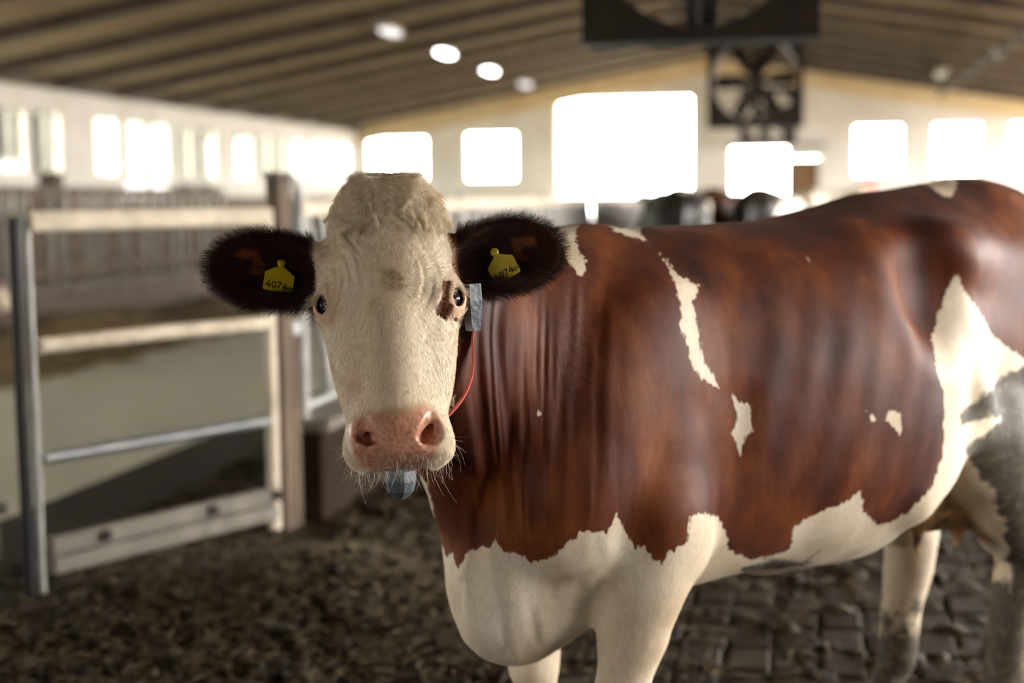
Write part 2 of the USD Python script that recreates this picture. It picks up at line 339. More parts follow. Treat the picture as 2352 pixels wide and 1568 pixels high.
M['muck'] = usdkit.material(stage, '/World/Looks/muck', {'g': ('geometry', {}), 'n': ('noise_texture', {'scale': 26.0, 'detail': 5.0, 'roughness': .65}), 'n2': ('noise_texture', {'scale': 3.0, 'detail': 3.0}), 'r': ('rgb_ramp', {'ramp': [(.32, lin('#0c0805')), (.48, lin('#1f180f')), (.62, lin('#453926')), (.74, lin('#8d7d5c'))]}),
    'rr': ('map_range', {'from_min': .3, 'from_max': .7, 'to_min': .38, 'to_max': .75}), 'b': ('bump', {'strength': .6, 'distance': .012}), 'p': ('principled_bsdf', {'specular_ior_level': .14})},
    [('g.position', 'n.vector'), ('g.position', 'n2.vector'), ('n.fac', 'r.fac'), ('r.color', 'p.base_color'), ('n2.fac', 'rr.value'), ('rr.result', 'p.roughness'), ('n.fac', 'b.height'), ('b.normal', 'p.normal')], surface='p.BSDF')
def sheet(x0, x1, y0, y1, d, hf):
    xs, ys = np.arange(x0, x1 + d / 2, d), np.arange(y0, y1 + d / 2, d); X_, Y_ = np.meshgrid(xs, ys, indexing='ij')
    Z_ = hf(X_, Y_); V_ = np.stack([X_, Y_, Z_], -1).reshape(-1, 3); n, k = X_.shape
    i, j = np.meshgrid(np.arange(n - 1), np.arange(k - 1), indexing='ij'); q = np.stack([i * k + j, (i + 1) * k + j, (i + 1) * k + j + 1, i * k + j + 1], -1).reshape(-1, 4)
    return trimesh.Trimesh(V_, np.vstack([q[:, [0, 1, 2]], q[:, [0, 2, 3]]]), process=False)
def in_barn(m):
    m = m.copy(); V_ = m.vertices.copy(); m.vertices = np.stack([V_ @ RB, V_ @ AB, V_[:, 2]], 1); return m
near_ = sheet(-3.2, 3.4, 2.0, 8.2, .016, floor_height)
c_ = near_.triangles_center; uu = c_ @ RB
near_ = trimesh.Trimesh(near_.vertices, near_.faces[uu > -3.0], process=False)
near_.remove_unreferenced_vertices(); obj('dung_layer', in_barn(near_), M['muck'], fl, smooth=True, label='lumpy dark manure and bedding trodden over the pen floor')
obj('pen_slab', box(-2.05, UR, VB, VF, -.3, -.09), M['wet'], fl)
# slotted concrete under the cow: every block its own piece
sl_ = [mat(f'slat_{i}', a, b, 9, .7, .5, 60, c=c, world=True, spec=.14) for i, (a, b, c) in enumerate((('#1f1912', '#352c20', '#4d4333'), ('#261f16', '#3d3427', '#564b3a'), ('#1b150e', '#2e261b', '#463b2c')))]
k = 0
for i in range(18):
    for j in range(16):
        u0 = .20 - 1.0 + i * .145 ; v0 = 3.75 + j * .24
        c = bw(u0 + .06, v0 + .1)
        if not (.12 < c[0] < 2.5): continue
        h = .006 + .008 * rng.random(); du, dv = rng.normal(0, .003, 2)
        obj('slat', box(u0 + du, u0 + .131 + du, v0 + dv, v0 + .215 + dv, -.09, h, .009), sl_[k % 3], fl); k += 1
far_ = sheet(-2.0, 6.2, 0, 31.0, .16, lambda u_, v_: .005 + .03 * meshkit.fbm(np.stack([u_ * 2.5, v_ * 2.5, 0 * u_], -1), 3, 13))
fc_ = far_.triangles_center @ np.array([RB, AB, [0, 0, 1.0]]); far_ = trimesh.Trimesh(far_.vertices, far_.faces[(fc_[:, 1] > 8.0) | (fc_[:, 0] > 3.3) | (fc_[:, 1] < 2.1)], process=False); far_ = trimesh.Trimesh(far_.vertices, far_.faces[far_.triangles_center[:, 0] < 5.9], process=False)
far_.remove_unreferenced_vertices(); obj('dung_layer', far_, M['muck'], fl, smooth=True)
# straw and crumbs lying on the floor
def strands(name, parent, roots, dirs, length, width, mats, bend=.2, npt=4, label=None, kind='stuff', curl=0.0, ups=None, clump=0, cs=.6):
    n = len(roots); width = np.broadcast_to(width, (n,)); dirs = dirs / np.linalg.norm(dirs, axis=1, keepdims=True)
    t = np.linspace(0, 1, npt)[None, :, None]
    side = np.cross(dirs, rng.normal(size=(n, 3))); side /= np.linalg.norm(side, axis=1, keepdims=True) + 1e-9
    P_ = roots[:, None] + dirs[:, None] * t * np.reshape(length, (-1, 1, 1)) + (side * bend)[:, None] * (t ** 2) * np.reshape(length, (-1, 1, 1))
    if ups is not None: P_ = P_ + ups[:, None] * (t ** 2) * np.reshape(length, (-1, 1, 1))
    if curl: P_ = P_ + (np.cross(dirs, side) * curl)[:, None] * np.sin(t * np.pi * 1.6) * np.reshape(length, (-1, 1, 1))
    if clump:                                       # tips drawn together into tufts
        from scipy.spatial import cKDTree
        ci = rng.choice(n, min(clump, n), replace=False); near = ci[cKDTree(roots[ci]).query(roots)[1]]
        P_ = P_ + (P_[near] - P_) * (cs * t ** 1.2)
    w = np.repeat(np.reshape(width, (-1, 1)), npt, 1) * np.linspace(1, .45, npt)[None]
    c = UsdGeom.BasisCurves.Define(stage, numbered((str(parent.GetPath()) if parent else '/World') + '/' + name))
    c.CreateTypeAttr('linear'); c.CreateCurveVertexCountsAttr(Vt.IntArray.FromNumpy(np.full(n, npt, np.int32)))
    c.CreatePointsAttr(Vt.Vec3fArray.FromNumpy(P_.reshape(-1, 3).astype(np.float32)))
    c.CreateWidthsAttr(Vt.FloatArray.FromNumpy(w.astype(np.float32).ravel())); c.SetWidthsInterpolation('vertex')
    UsdShade.MaterialBindingAPI.Apply(c.GetPrim()).Bind(mats)
    return tag(c.GetPrim(), label, kind=kind)
M['straw'] = mat('straw', '#6f6142', '#4a3f2a', 9, .7, c='#a3936a', world=True)
n = 9000
x = np.concatenate([rng.uniform(-2.6, .6, 9000), rng.uniform(.2, 3.2, 1800), rng.normal(-.6, .45, 2500)]); y = np.concatenate([rng.uniform(2.4, 7.0, 9000), rng.uniform(3.0, 7.5, 1800), rng.normal(5.0, .5, 2500)])
uu, vv = x * RB[0] + y * RB[1], x * AB[0] + y * AB[1]; ok = (uu > -2.9) & ~((uu > -2.42) & (uu < -1.94) & (vv > 5.55))
_th = math.radians(35.0); hoofs = [(.17 + a * math.cos(_th) + b * math.sin(_th), 3.05 + a * math.sin(_th) - b * math.cos(_th)) for a, b in ((-.08, .168), (-.06, -.168), (1.2, .15), (1.14, -.15))]
for px_, py_ in [(-1.737, 4.985), (-.985, 6.04), (-.948, 6.12)] + hoofs: ok &= np.hypot(x - px_, y - py_) > .16
x, y = x[ok], y[ok]; n = len(x)
an = rng.uniform(0, 2 * np.pi, n); z = floor_height(x, y) + rng.uniform(.002, .02, n)
s_ = strands('loose_straw', None, np.stack([x, y, z], 1), np.stack([np.cos(an), np.sin(an), rng.normal(.08, .18, n)], 1), rng.uniform(.015, .085, n), rng.uniform(.002, .0055, n), M['straw'], .25)
tag(s_, 'loose dry straw bits scattered over the dark manure floor', 'straw')
# clods
cl = []
for i in range(1500):
    x, y = rng.uniform(-2.3, 2.6), rng.uniform(2.5, 6.8)
    if x * RB[0] + y * RB[1] < -2.5 or (x > .1 and rng.random() < .75) or (-2.45 < x * RB[0] + y * RB[1] < -1.95 and x * AB[0] + y * AB[1] > 5.5): continue
    r = rng.uniform(.010, .042) * (1.3 if rng.random() < .1 else 1); b = trimesh.creation.icosphere(1, r); V_ = b.vertices * (1 + .5 * (meshkit.noise(b.vertices / r * 1.3 + i, 2)[:, None] - .5)) * [1, 1, .6]
    b = trimesh.Trimesh(V_ + [x, y, max(float(floor_height(np.array([x]), np.array([y]))[0]), -.0) + r * .2], b.faces, process=False); cl.append(b)
obj('dung_clods', in_barn(cat_(cl)), M['muck'], fl, smooth=True, label='small dark clods of dung lying on the pen floor', kind='stuff')
# kerbs
kb = thing('feed_kerb', 'low stained concrete kerb under the slanted bar fence, behind the front cow', 'kerb')
obj('kerb_wall', box(-2.26, -2.06, 5.87, VF, 0, .42, .01), M['kerb'], kb); obj('kerb_cap', box(-2.32, -2.02, 5.87, VF, .42, .475, .012), M['ledge'], kb)
kb = thing('manger_wall', 'pale brown manger wall below the upright slat fence at left', 'wall')
obj('kerb_wall', box(-7.75, -7.5, VB, VF, 0, .52, .01), M['brown_wood'], kb); obj('kerb_cap', box(-7.8, -7.46, VB, VF, .52, .575, .01), M['ledge'], kb)

# gate
G0, G1 = np.array([-1.70, 5.0, 0]), np.array([-.98, 5.95, 0]); gd = G1 - G0; GL = np.linalg.norm(gd) - .03; grz = math.degrees(math.atan2(gd[1], gd[0]))
g = thing('gate', 'grey tubular pen gate with four rails and a bolted bottom plank', 'gate', G0, grz)
obj('stile', tube([(.004, 0, .04), (.004, 0, .5), (.004, 0, 1.40)], .0135), M['bar'], g); obj('stile', box(GL - .042, GL, -.025, .025, .05, 1.40, .006), M['dusty'], g)
obj('top_rail', box(.0, GL, -.03, .03, 1.335, 1.41, .012), M['dusty'], g)
obj('rail', tube([(.03, 0, .93), (GL / 2, 0, .935), (GL - .03, 0, .93)], .030), M['dusty'], g)
obj('rail', tube([(.03, 0, .525), (GL / 2, 0, .522), (GL - .03, 0, .52)], .024), M['galv'], g)
obj('plank', box(.04, GL - .02, -.025, .025, .17, .235, .006), M['grey_wood'], g); obj('plank', box(.04, GL - .02, -.03, .02, .10, .165, .006), M['grey_wood'], g)
for q in (.26, .78, 1.13):
    b = trimesh.creation.cylinder(.022, .05, sections=14); b.apply_transform(trimesh.transformations.rotation_matrix(np.pi / 2, [1, 0, 0])); b.apply_translation([q, -.02, .205]); obj('bolt', b, M['black'], g)
p = thing('gate_post', 'dark steel post at the left end of the tubular gate', 'post', (-1.737, 4.985, 0), 0)
obj('shaft', tube([(0, 0, 0), (0, 0, .7), (0, 0, 1.385)], .022, 20), M['darkpipe'], p); obj('foot_plate', box(-.08, .08, -.08, .08, 0, .03, .005), M['darkpipe'], p)
obj('hinge_pin', tube([(-.02, -.03, 1.19), (-.06, -.03, 1.19), (-.11, -.03, 1.19)], .011), M['galv'], p)
p = thing('gate_post', 'tall grey wooden post at the right end of the tubular gate', 'post', (-.985, 6.04, 0), grz)
obj('shaft', box(-.036, .036, -.04, .04, 0, 1.53, .008), M['brown_wood'], p); obj('cap', box(-.042, .042, -.046, .046, 1.53, 1.555, .006), M['grey_wood'], p)
p = thing('gate_post', 'short brown post where the slanted bar fence meets the gate', 'post', (-.948, 6.12, 0), grz)
obj('shaft', box(-.020, .020, -.022, .022, 0, 1.02, .006), M['brown_wood'], p); obj('hinge_strap', box(-.026, .026, -.03, -.022, .86, .92, .003), M['galv'], p)
p = thing('low_barrier', 'low barrier with a dark plank at the left edge, beside the dark post', 'barrier', (-1.80, 4.97, 0), 190)
obj('rail', tube([(0, 0, .36), (.4, 0, .355), (.9, 0, .36)], .022), M['galv'], p); obj('plank', box(.03, .9, -.02, .02, .17, .29, .006), M['rafter'], p)
obj('foot', box(.40, .46, -.03, .03, 0, .36, .005), M['galv'], p)

# fence of slanted bars on the near side of the feed alley
def slant_section():
    t = thing('feed_fence', 'slanted bar feed fence section next to the gate', 'feed fence', bw(-2.16, 5.93, .475), BARN + 90, 'slanted bar feed fence along the near side of the alley')
    obj('post', tube([(0, 0, 0), (0, 0, .5), (0, 0, 1.0)], .026), M['bar'], t)
    obj('top_rail', box(-.02, 2.96, -.03, .03, .885, .96, .012), M['dusty'], t); obj('bottom_rail', tube([(0, 0, .05), (1.5, 0, .05), (2.93, 0, .05)], .026), M['galv'], t)
    for q in np.arange(.34, 2.96, .19):
        obj('bar', tube([(q, 0, .05), (q - .14, -.012, .47), (q - .30, 0, .92)], .028), M['bar'], t)
    return t
ff = slant_section()
nth = ('second', 'third', 'fourth', 'fifth', 'sixth', 'seventh', 'eighth')
for i in range(7): copy_of(ff, 'feed_fence', bw(-2.16, 8.93 + 3 * i, .475), BARN + 90, f'{nth[i]} section, counted from the gate, of the slanted bar feed fence')
# fence of upright slats on the far side
def slat_section(h, label, v):
    t = thing('slat_fence', label, 'slat fence', bw(-7.62, v, .58), BARN + 90, 'upright slat fence along the far side of the alley')
    for j, q in enumerate(np.arange(.04, 2.95, .27)):
        obj('slat', box(q, q + .15, -.02, .02, .0, h, .006), M[('grey_wood', 'brown_wood', 'grey_wood')[j % 3]], t)
    obj('top_board', box(0, 2.98, -.045, -.02, h - .10, h - .02, .005), M['brown_wood'], t); obj('bottom_board', box(0, 2.98, -.045, -.02, .10, .18, .005), M['brown_wood'], t)
    return t
sa = slat_section(1.02, 'tall upright slat fence section, leftmost in view', 12.0)
copy_of(sa, 'slat_fence', bw(-7.62, 15.0, .58), BARN + 90, 'tall upright slat fence section right of the leftmost one')
sb_ = slat_section(.90, 'lower upright slat fence section, first beyond the tall sections', 18.0)
for i in range(3): copy_of(sb_, 'slat_fence', bw(-7.62, 21.0 + 3 * i, .58), BARN + 90, f'{nth[i]} lower upright slat fence section beyond the tall ones')
p = thing('timber_post', 'dark leaning timber post rising above the slat fence, left of the grey gate post', 'post', bw(-7.5, 20.6, .5), BARN)
obj('shaft', tube([(0, 0, 0), (.0, -.05, .6), (-.02, -.14, 1.25)], [.07, .065, .06], 10), M['rafter'], p); obj('cap', tube([(-.02, -.14, 1.25), (-.02, -.15, 1.3)], [.075, .06], 10), M['black'], p)
p = thing('timber_post', 'short dark post head above the tall slat fence, below the windows at left', 'post', bw(-8.05, 14.3, .0), BARN)
obj('shaft', box(-.11, .11, -.10, .10, 0, 1.72, .02), M['rafter'], p); obj('cap', box(-.12, .12, -.11, .11, 1.72, 1.76, .01), M['brown_wood'], p)
p = thing('slat_gap_backing', 'dark board partition placed behind the upright slat fence to darken its gaps', 'backing', bw(-8.5, 14.0, 0), BARN)  # dark boards put here so the gaps between slats read dark
for j in range(6): obj('board', box(-.03, .03, .0, 16.9, .06 + .21 * j, .26 + .21 * j, .008), M['rafter'], p)
for q in np.arange(.5, 16.5, 3.0): obj('upright', box(.03, .12, q, q + .1, 0, 1.34, .006), M['brown_wood'], p)
# hay in the far manger
M['hay'] = mat('hay', '#8d7849', '#6a5633', 5, .8, .8, 80, c='#a8935f', world=True, bdist=.03)
def hay_h(u, v):
    return .30 * np.exp(-((u + 7.1) / .45) ** 2) * (.6 + .9 * (meshkit.fbm(np.stack([u, v * .6, 0 * u], -1), 4, 2) - .2)) + .05 * (meshkit.fbm(np.stack([u * 5, v * 5, 0 * u], -1), 3, 6) - .45)
hs = sheet(-7.44, -5.9, 4, 30.5, .09, hay_h)
h_ = thing('hay', 'brown hay heaped along the manger in front of the slat fence', 'hay', kind='stuff')
obj('heap', hs, M['hay'], h_, smooth=True, kind='stuff')
u, v = rng.uniform(-7.22, -6.1, 5000), rng.uniform(8, 26, 5000); an = rng.uniform(0, 6.28, 5000)
strands('hay_stalks', h_, np.stack([u, v, hay_h(u, v) + .01], 1), np.stack([np.cos(an), np.sin(an), rng.uniform(-.1, .5, 5000)], 1), rng.uniform(.06, .2, 5000), .006, M['straw'])

# ------------------------------------------------------------------ fans, lamps, pipe
M['guard'] = mat('fan_guard', '#3a332c', '#4a4239', 8, .5, metallic=.4)
def fan(label, u, v, zb, W=1.12, nb=6, spin=0.0, strut=False):
    t = thing('barn_fan', label, 'fan', bw(u, v, zb), BARN); c = W / 2; R_ = W * .447; D = .30
    sq = shapely.box(-W / 2, 0, W / 2, W).difference(Point(0, c).buffer(R_, 48))
    inner = shapely.box(-W / 2 + .03, .03, W / 2 - .03, W - .03)
    obj('front_plate', prism(sq, -.02, .0), M['black'], t); 
    obj('casing', prism(shapely.box(-W / 2, 0, W / 2, W).difference(inner), 0.0, D), M['black'], t)
    ring = lathe([(R_, 0), (R_ + .015, 0), (R_ + .015, D), (R_, D), (R_, 0)], 48); ring.apply_transform(trimesh.transformations.rotation_matrix(-np.pi / 2, [1, 0, 0])); ring.apply_translation([0, 0, c]); obj('shroud', ring, M['black'], t)
    hub = lathe([(0, -.05), (.085, -.05), (.105, -.02), (.105, .06), (0, .06)], 28); hub.apply_transform(trimesh.transformations.rotation_matrix(-np.pi / 2, [1, 0, 0])); hub.apply_translation([0, .12, c]); obj('hub', hub, M['black'], t)
    mo = lathe([(0, 0), (.09, 0), (.10, .02), (.10, .15), (.06, .18), (0, .18)], 24); mo.apply_transform(trimesh.transformations.rotation_matrix(-np.pi / 2, [1, 0, 0])); mo.apply_translation([0, .17, c]); obj('motor', mo, M['guard'], t)
    for b in range(nb):
        a = spin + b * 2 * np.pi / nb; rows = []
        for r, w, tw in ((.09, .05, .6), (.2, .075, .5), (.34, .085, .38), (R_ - .02, .075, .3)):
            rows.append([(r, -w * math.cos(tw), -w * math.sin(tw)), (r, w * math.cos(tw), w * math.sin(tw))])
        rows = np.array(rows); q = []
        for dz in (0, .012):
            for rr in rows:
                for e_ in rr: q.append((e_[0], e_[1], e_[2] + dz))
        q = np.array(q); n_ = len(rows); F_ = []
        for i in range(n_ - 1):
            F_ += [[2 * i, 2 * i + 1, 2 * i + 3], [2 * i, 2 * i + 3, 2 * i + 2]]; o_ = 2 * n_
            F_ += [[o_ + 2 * i, o_ + 2 * i + 3, o_ + 2 * i + 1], [o_ + 2 * i, o_ + 2 * i + 2, o_ + 2 * i + 3]]
            F_ += [[2 * i, 2 * i + 2, o_ + 2 * i + 2], [2 * i, o_ + 2 * i + 2, o_ + 2 * i], [2 * i + 1, o_ + 2 * i + 3, 2 * i + 3], [2 * i + 1, o_ + 2 * i + 1, o_ + 2 * i + 3]]
        F_ += [[0, o_, o_ + 1], [0, o_ + 1, 1], [2 * n_ - 2, 2 * n_ - 1, o_ + 2 * n_ - 1], [2 * n_ - 2, o_ + 2 * n_ - 1, o_ + 2 * n_ - 2]]
        P_ = np.stack([q[:, 0] * math.cos(a) - q[:, 1] * math.sin(a), .12 + q[:, 2], c + q[:, 0] * math.sin(a) + q[:, 1] * math.cos(a)], 1)
        obj('blade', trimesh.Trimesh(P_, np.array(F_), process=False), M['black'], t)
    gd_ = []
    for rr in np.linspace(.08, R_, 15 if strut else 8):
        aa = np.linspace(0, 2 * np.pi, 41); gd_.append(tube(np.stack([rr * np.cos(aa), 0 * aa - .025, c + rr * np.sin(aa)], 1), .0022, 5, False))
    for aa in np.linspace(0, 2 * np.pi, 9)[:-1]: gd_.append(tube([(0, -.03, c), (R_ * .5 * math.cos(aa), -.03, c + R_ * .5 * math.sin(aa)), (R_ * math.cos(aa), -.025, c + R_ * math.sin(aa))], .003, 5))
    obj('guard', cat_(gd_), M['guard'], t)
    obj('motor_bracket', box(-.045, .045, .27, .30, .02, W - .02, .004), M['black'], t)
    for sx in (-1, 1): obj('hanger', tube([(sx * (W / 2 - .06), .15, W - .02), (sx * (W / 2 - .06), .15, W + .3), (sx * (W / 2 - .06), .15, roof_z(u) - zb)], .012), M['darkpipe'], t)
    return t
fan('large dark square barn fan hanging nearest, cut by the top edge', -.49, 6.85, 2.165, 1.11, 3, -np.pi / 2, True)
fan('middle dark barn fan with six blades, hanging beyond the nearest fan', -.56, 16.9, 2.215, 1.10, 6, .05)
fan('farthest small dark barn fan, partly hidden below the middle one', -.70, 28.4, 2.42, 1.10, 6, .3)
M['lamp_on'] = usdkit.material(stage, '/World/Looks/lamp_on', {'e': ('emission', {'color': (1, .97, .93), 'strength': 9.0})}, surface='e.emission')
M['lamp_dim'] = usdkit.material(stage, '/World/Looks/lamp_dim', {'e': ('emission', {'color': (1, .95, .93), 'strength': .9})}, surface='e.emission')
M['lamp_off'] = mat('lamp_cover', '#c9c4bd', '#b8b2a9', 4, .4)
def lamp(label, u, v, m):
    z = roof_z(u); t = thing('ceiling_lamp', label, 'lamp', bw(u, v, z - .19), BARN, 'lamps along the roof slope')
    obj('housing', box(-.09, .09, -.34, .34, .05, .10, .01), M['lamp_off'], t); obj('diffuser', box(-.075, .075, -.30, .30, .0, .05, .012), M[m], t)
    for q in (-.2, .2): obj('bracket', tube([(0, q, .10), (0, q, .13), (0, q, .19)], .012), M['darkpipe'], t)
lamp('dim ceiling lamp, nearest of the row on the left roof slope', -5.46, 18.7, 'lamp_dim'); lamp('bright ceiling lamp, second of the row on the left roof slope', -5.46, 21.7, 'lamp_on')
lamp('bright ceiling lamp, third of the row on the left roof slope', -5.46, 24.9, 'lamp_on'); lamp('ceiling lamp nearest the far gable in the row on the left roof slope', -5.46, 28.2, 'lamp_dim')
lamp('unlit pale ceiling lamp on the right roof slope beside the pipe', 2.35, 26.4, 'lamp_off')
zp = roof_z(2.6) - .28
t = thing('roof_pipe', 'brown pipe hung under the right roof slope', 'pipe', bw(2.6, 6, zp), BARN); obj('pipe_run', tube([(0, 0, 0), (0, 11, 0), (0, 23.5, 0)], .05, 14), M['rafter'], t)
for q in np.arange(1.4, 23, 3.0): obj('pipe_hanger', tube([(0, q, 0), (0, q, .14), (0, q, .28)], .012), M['darkpipe'], t)
for q in (8, 14.6): obj('coupling', tube([(0, q, 0), (0, q + .1, 0), (0, q + .2, 0)], .075, 14), M['galv'], t)
M['red'] = mat('red_plastic', '#b03a3a', '#8f2c2c', 4, .5)
t = thing('bucket', 'small red bucket on the far wall ledge, left of the right-hand windows', 'bucket', bw(1.25, 29.2, 1.3), BARN)
obj('pail', lathe([(0, 0), (.11, 0), (.15, .30), (.165, .30), (.165, .315), (.14, .315), (.10, .02), (0, .02)], 28), M['red'], t); aa = np.linspace(0, np.pi, 13); obj('handle', tube(np.stack([.15 * np.cos(aa), 0 * aa, .30 + .13 * np.sin(aa)], 1), .006, 6), M['darkpipe'], t)
t = thing('wall_bench', 'pale concrete bench wall along the far gable under the right-hand windows', 'bench wall', bw(3.2, 29.4, 0), BARN); obj('bench_body', box(-2.5, 2.6, -.4, .5, 0, 1.24, .02), M['plaster'], t); obj('bench_cap', box(-2.55, 2.65, -.45, .5, 1.24, 1.30, .02), M['ledge'], t)
t = thing('stall_rail', 'dark stall rails at the right edge behind the cow rump', 'rail', bw(1.75, 9.5, 0), BARN)
for q in (1.48, 1.36): obj('rail', tube([(0, 0, q), (1.7, 0, q), (4, 0, q)], .034), M['darkpipe'], t)
obj('band', box(0, 4, -.01, .01, 1.395, 1.445, .004), M['galv'], t); obj('lower_board', box(0, 4, -.02, .02, .9, 1.33, .01), M['black'], t)
for q in (.05, 3.9): obj('upright', tube([(q, .05, -.09), (q, .05, .7), (q, .05, 1.52)], .04), M['darkpipe'], t)

# ------------------------------------------------------------------ trees outside the left wall
M['bark'] = mat('bark', '#5a4a3a', '#43362a', 5, .9, .5)
rt = np.random.default_rng(21)
names = ['leafy tree outside the leftmost tall windows', 'second leafy tree from the left outside the wall windows', 'leafy tree outside the middle wall windows', 'leafy tree outside the far end of the left wall', 'leafy tree outside by the far left corner']
for i, (u, v, r) in enumerate(((-15.5, 18.0, 2.2), (-17.5, 24.0, 2.5), (-15.5, 30.0, 2.2), (-20.5, 35.5, 2.6), (-17, 42.0, 2.8))):
    t = thing('tree', names[i], 'tree', bw(u, v, -.3), 0, 'trees outside the left wall')
    obj('trunk', tube([(0, 0, 0), (.1, 0, 1.5), (.05, .1, 3.2)], [.2, .15, .09], 10), M['bark'], t)
    n = 1300; d_ = rt.normal(size=(n, 3)); d_ /= np.linalg.norm(d_, axis=1, keepdims=True); rad = r * rt.uniform(.45, 1, n) ** .5 * (.75 + .5 * meshkit.noise(d_ * 2.5 + i, 3))
    c_ = d_ * rad[:, None] * [1, 1, .85] + [0, 0, 3.0]; a_ = rt.normal(size=(n, 3)); a_ /= np.linalg.norm(a_, axis=1, keepdims=True); b_ = np.cross(a_, rt.normal(size=(n, 3))); b_ /= np.linalg.norm(b_, axis=1, keepdims=True)
    s_ = rt.uniform(.10, .2, (n, 1)); V_ = np.stack([c_ - a_ * s_, c_ + b_ * s_ * .5, c_ + a_ * s_, c_ - b_ * s_ * .5], 1).reshape(-1, 3); k_ = np.arange(n)[:, None] * 4
    obj('foliage', trimesh.Trimesh(V_, np.vstack([k_ + [0, 1, 2], k_ + [0, 2, 3]]), process=False), M['leaf'], t, smooth=False, kind='stuff')
# ------------------------------------------------------------------ the cow: frames and form
TH = math.radians(35.0)
CW = np.array([0.17, 3.05, 0.0])                       # ground point under the withers
CE = np.array([math.cos(TH), math.sin(TH), 0.0])       # towards the tail
CN = np.array([math.sin(TH), -math.cos(TH), 0.0])      # towards the near (left) flank
CZ = np.array([0, 0, 1.0])
def B(s, l, z): return CW + s * CE + l * CN + z * CZ
# head frame: HX across the face (picture right), HD down the face, HN out of the face
_tilt = math.radians(21.0); _yaw = np.array([0.085, -0.9964, 0]); _roll = math.radians(2.4)
HN = math.cos(_tilt) * _yaw + math.sin(_tilt) * CZ
_d = -math.cos(_tilt) * CZ + math.sin(_tilt) * _yaw; _x = np.array([0.9964, 0.085, 0])
HX = _x * math.cos(_roll) - _d * math.sin(_roll); HD = _d * math.cos(_roll) + _x * math.sin(_roll)
HO = np.array([-0.2085, 2.435, 1.279]) - 0.21 * HD     # poll, on the plane of the face
def H(x, t, n): return HO + x * HX + t * HD + n * HN
HAX = (HX, HD, HN)
EYES = [H(-0.1015, 0.2135, -0.052), H(0.1015, 0.2135, -0.052)]

TORSO = np.array([  # s, half-width, bottom, top, shift, exponent
    [-.35, .060, .68, 1.00, 0, 2.2], [-.32, .120, .60, 1.13, 0, 2.2], [-.26, .175, .54, 1.24, 0, 2.2], [-.17, .220, .51, 1.315, 0, 2.2], [0, .255, .535, 1.356, 0, 2.2],
    [.15, .282, .56, 1.372, 0, 2.2], [.35, .328, .570, 1.374, .005, 2.2], [.5, .355, .556, 1.378, .01, 2.25], [.66, .368, .553, 1.398, .01, 2.3], [.78, .352, .59, 1.420, .005, 2.3],
    [.88, .318, .69, 1.438, 0, 2.2], [1.0, .285, .78, 1.452, 0, 2.2], [1.12, .260, .83, 1.466, 0, 2.1], [1.25, .24, .90, 1.478, 0, 2.1], [1.4, .20, .95, 1.455, 0, 2.1], [1.5, .15, 1.02, 1.39, 0, 2.1], [1.58, .07, 1.12, 1.31, 0, 2.1]])
HEADT = np.array([  # t, half-width, ventral, dorsal, shift, exponent
    [-.012, .068, -.10, -.035, .008, 2.8], [.000, .082, -.14, -.012, .008, 2.8], [.03, .089, -.17, .000, .007, 2.6], [.08, .102, -.20, .008, .005, 2.4], [.13, .110, -.22, .012, 0, 2.3], [.18, .1180, -.235, .013, 0, 2.3],
    [.22, .1195, -.24, .011, 0, 2.4], [.27, .112, -.235, .008, 0, 2.4], [.32, .101, -.21, .004, 0, 2.4], [.37, .090, -.175, .000, 0, 2.4], [.42, .082, -.145, -.004, 0, 2.4],
    [.45, .081, -.125, -.003, 0, 2.6], [.470, .081, -.112, -.008, 0, 2.6], [.487, .076, -.098, -.018, 0, 2.6], [.499, .054, -.085, -.038, 0, 2.4]])

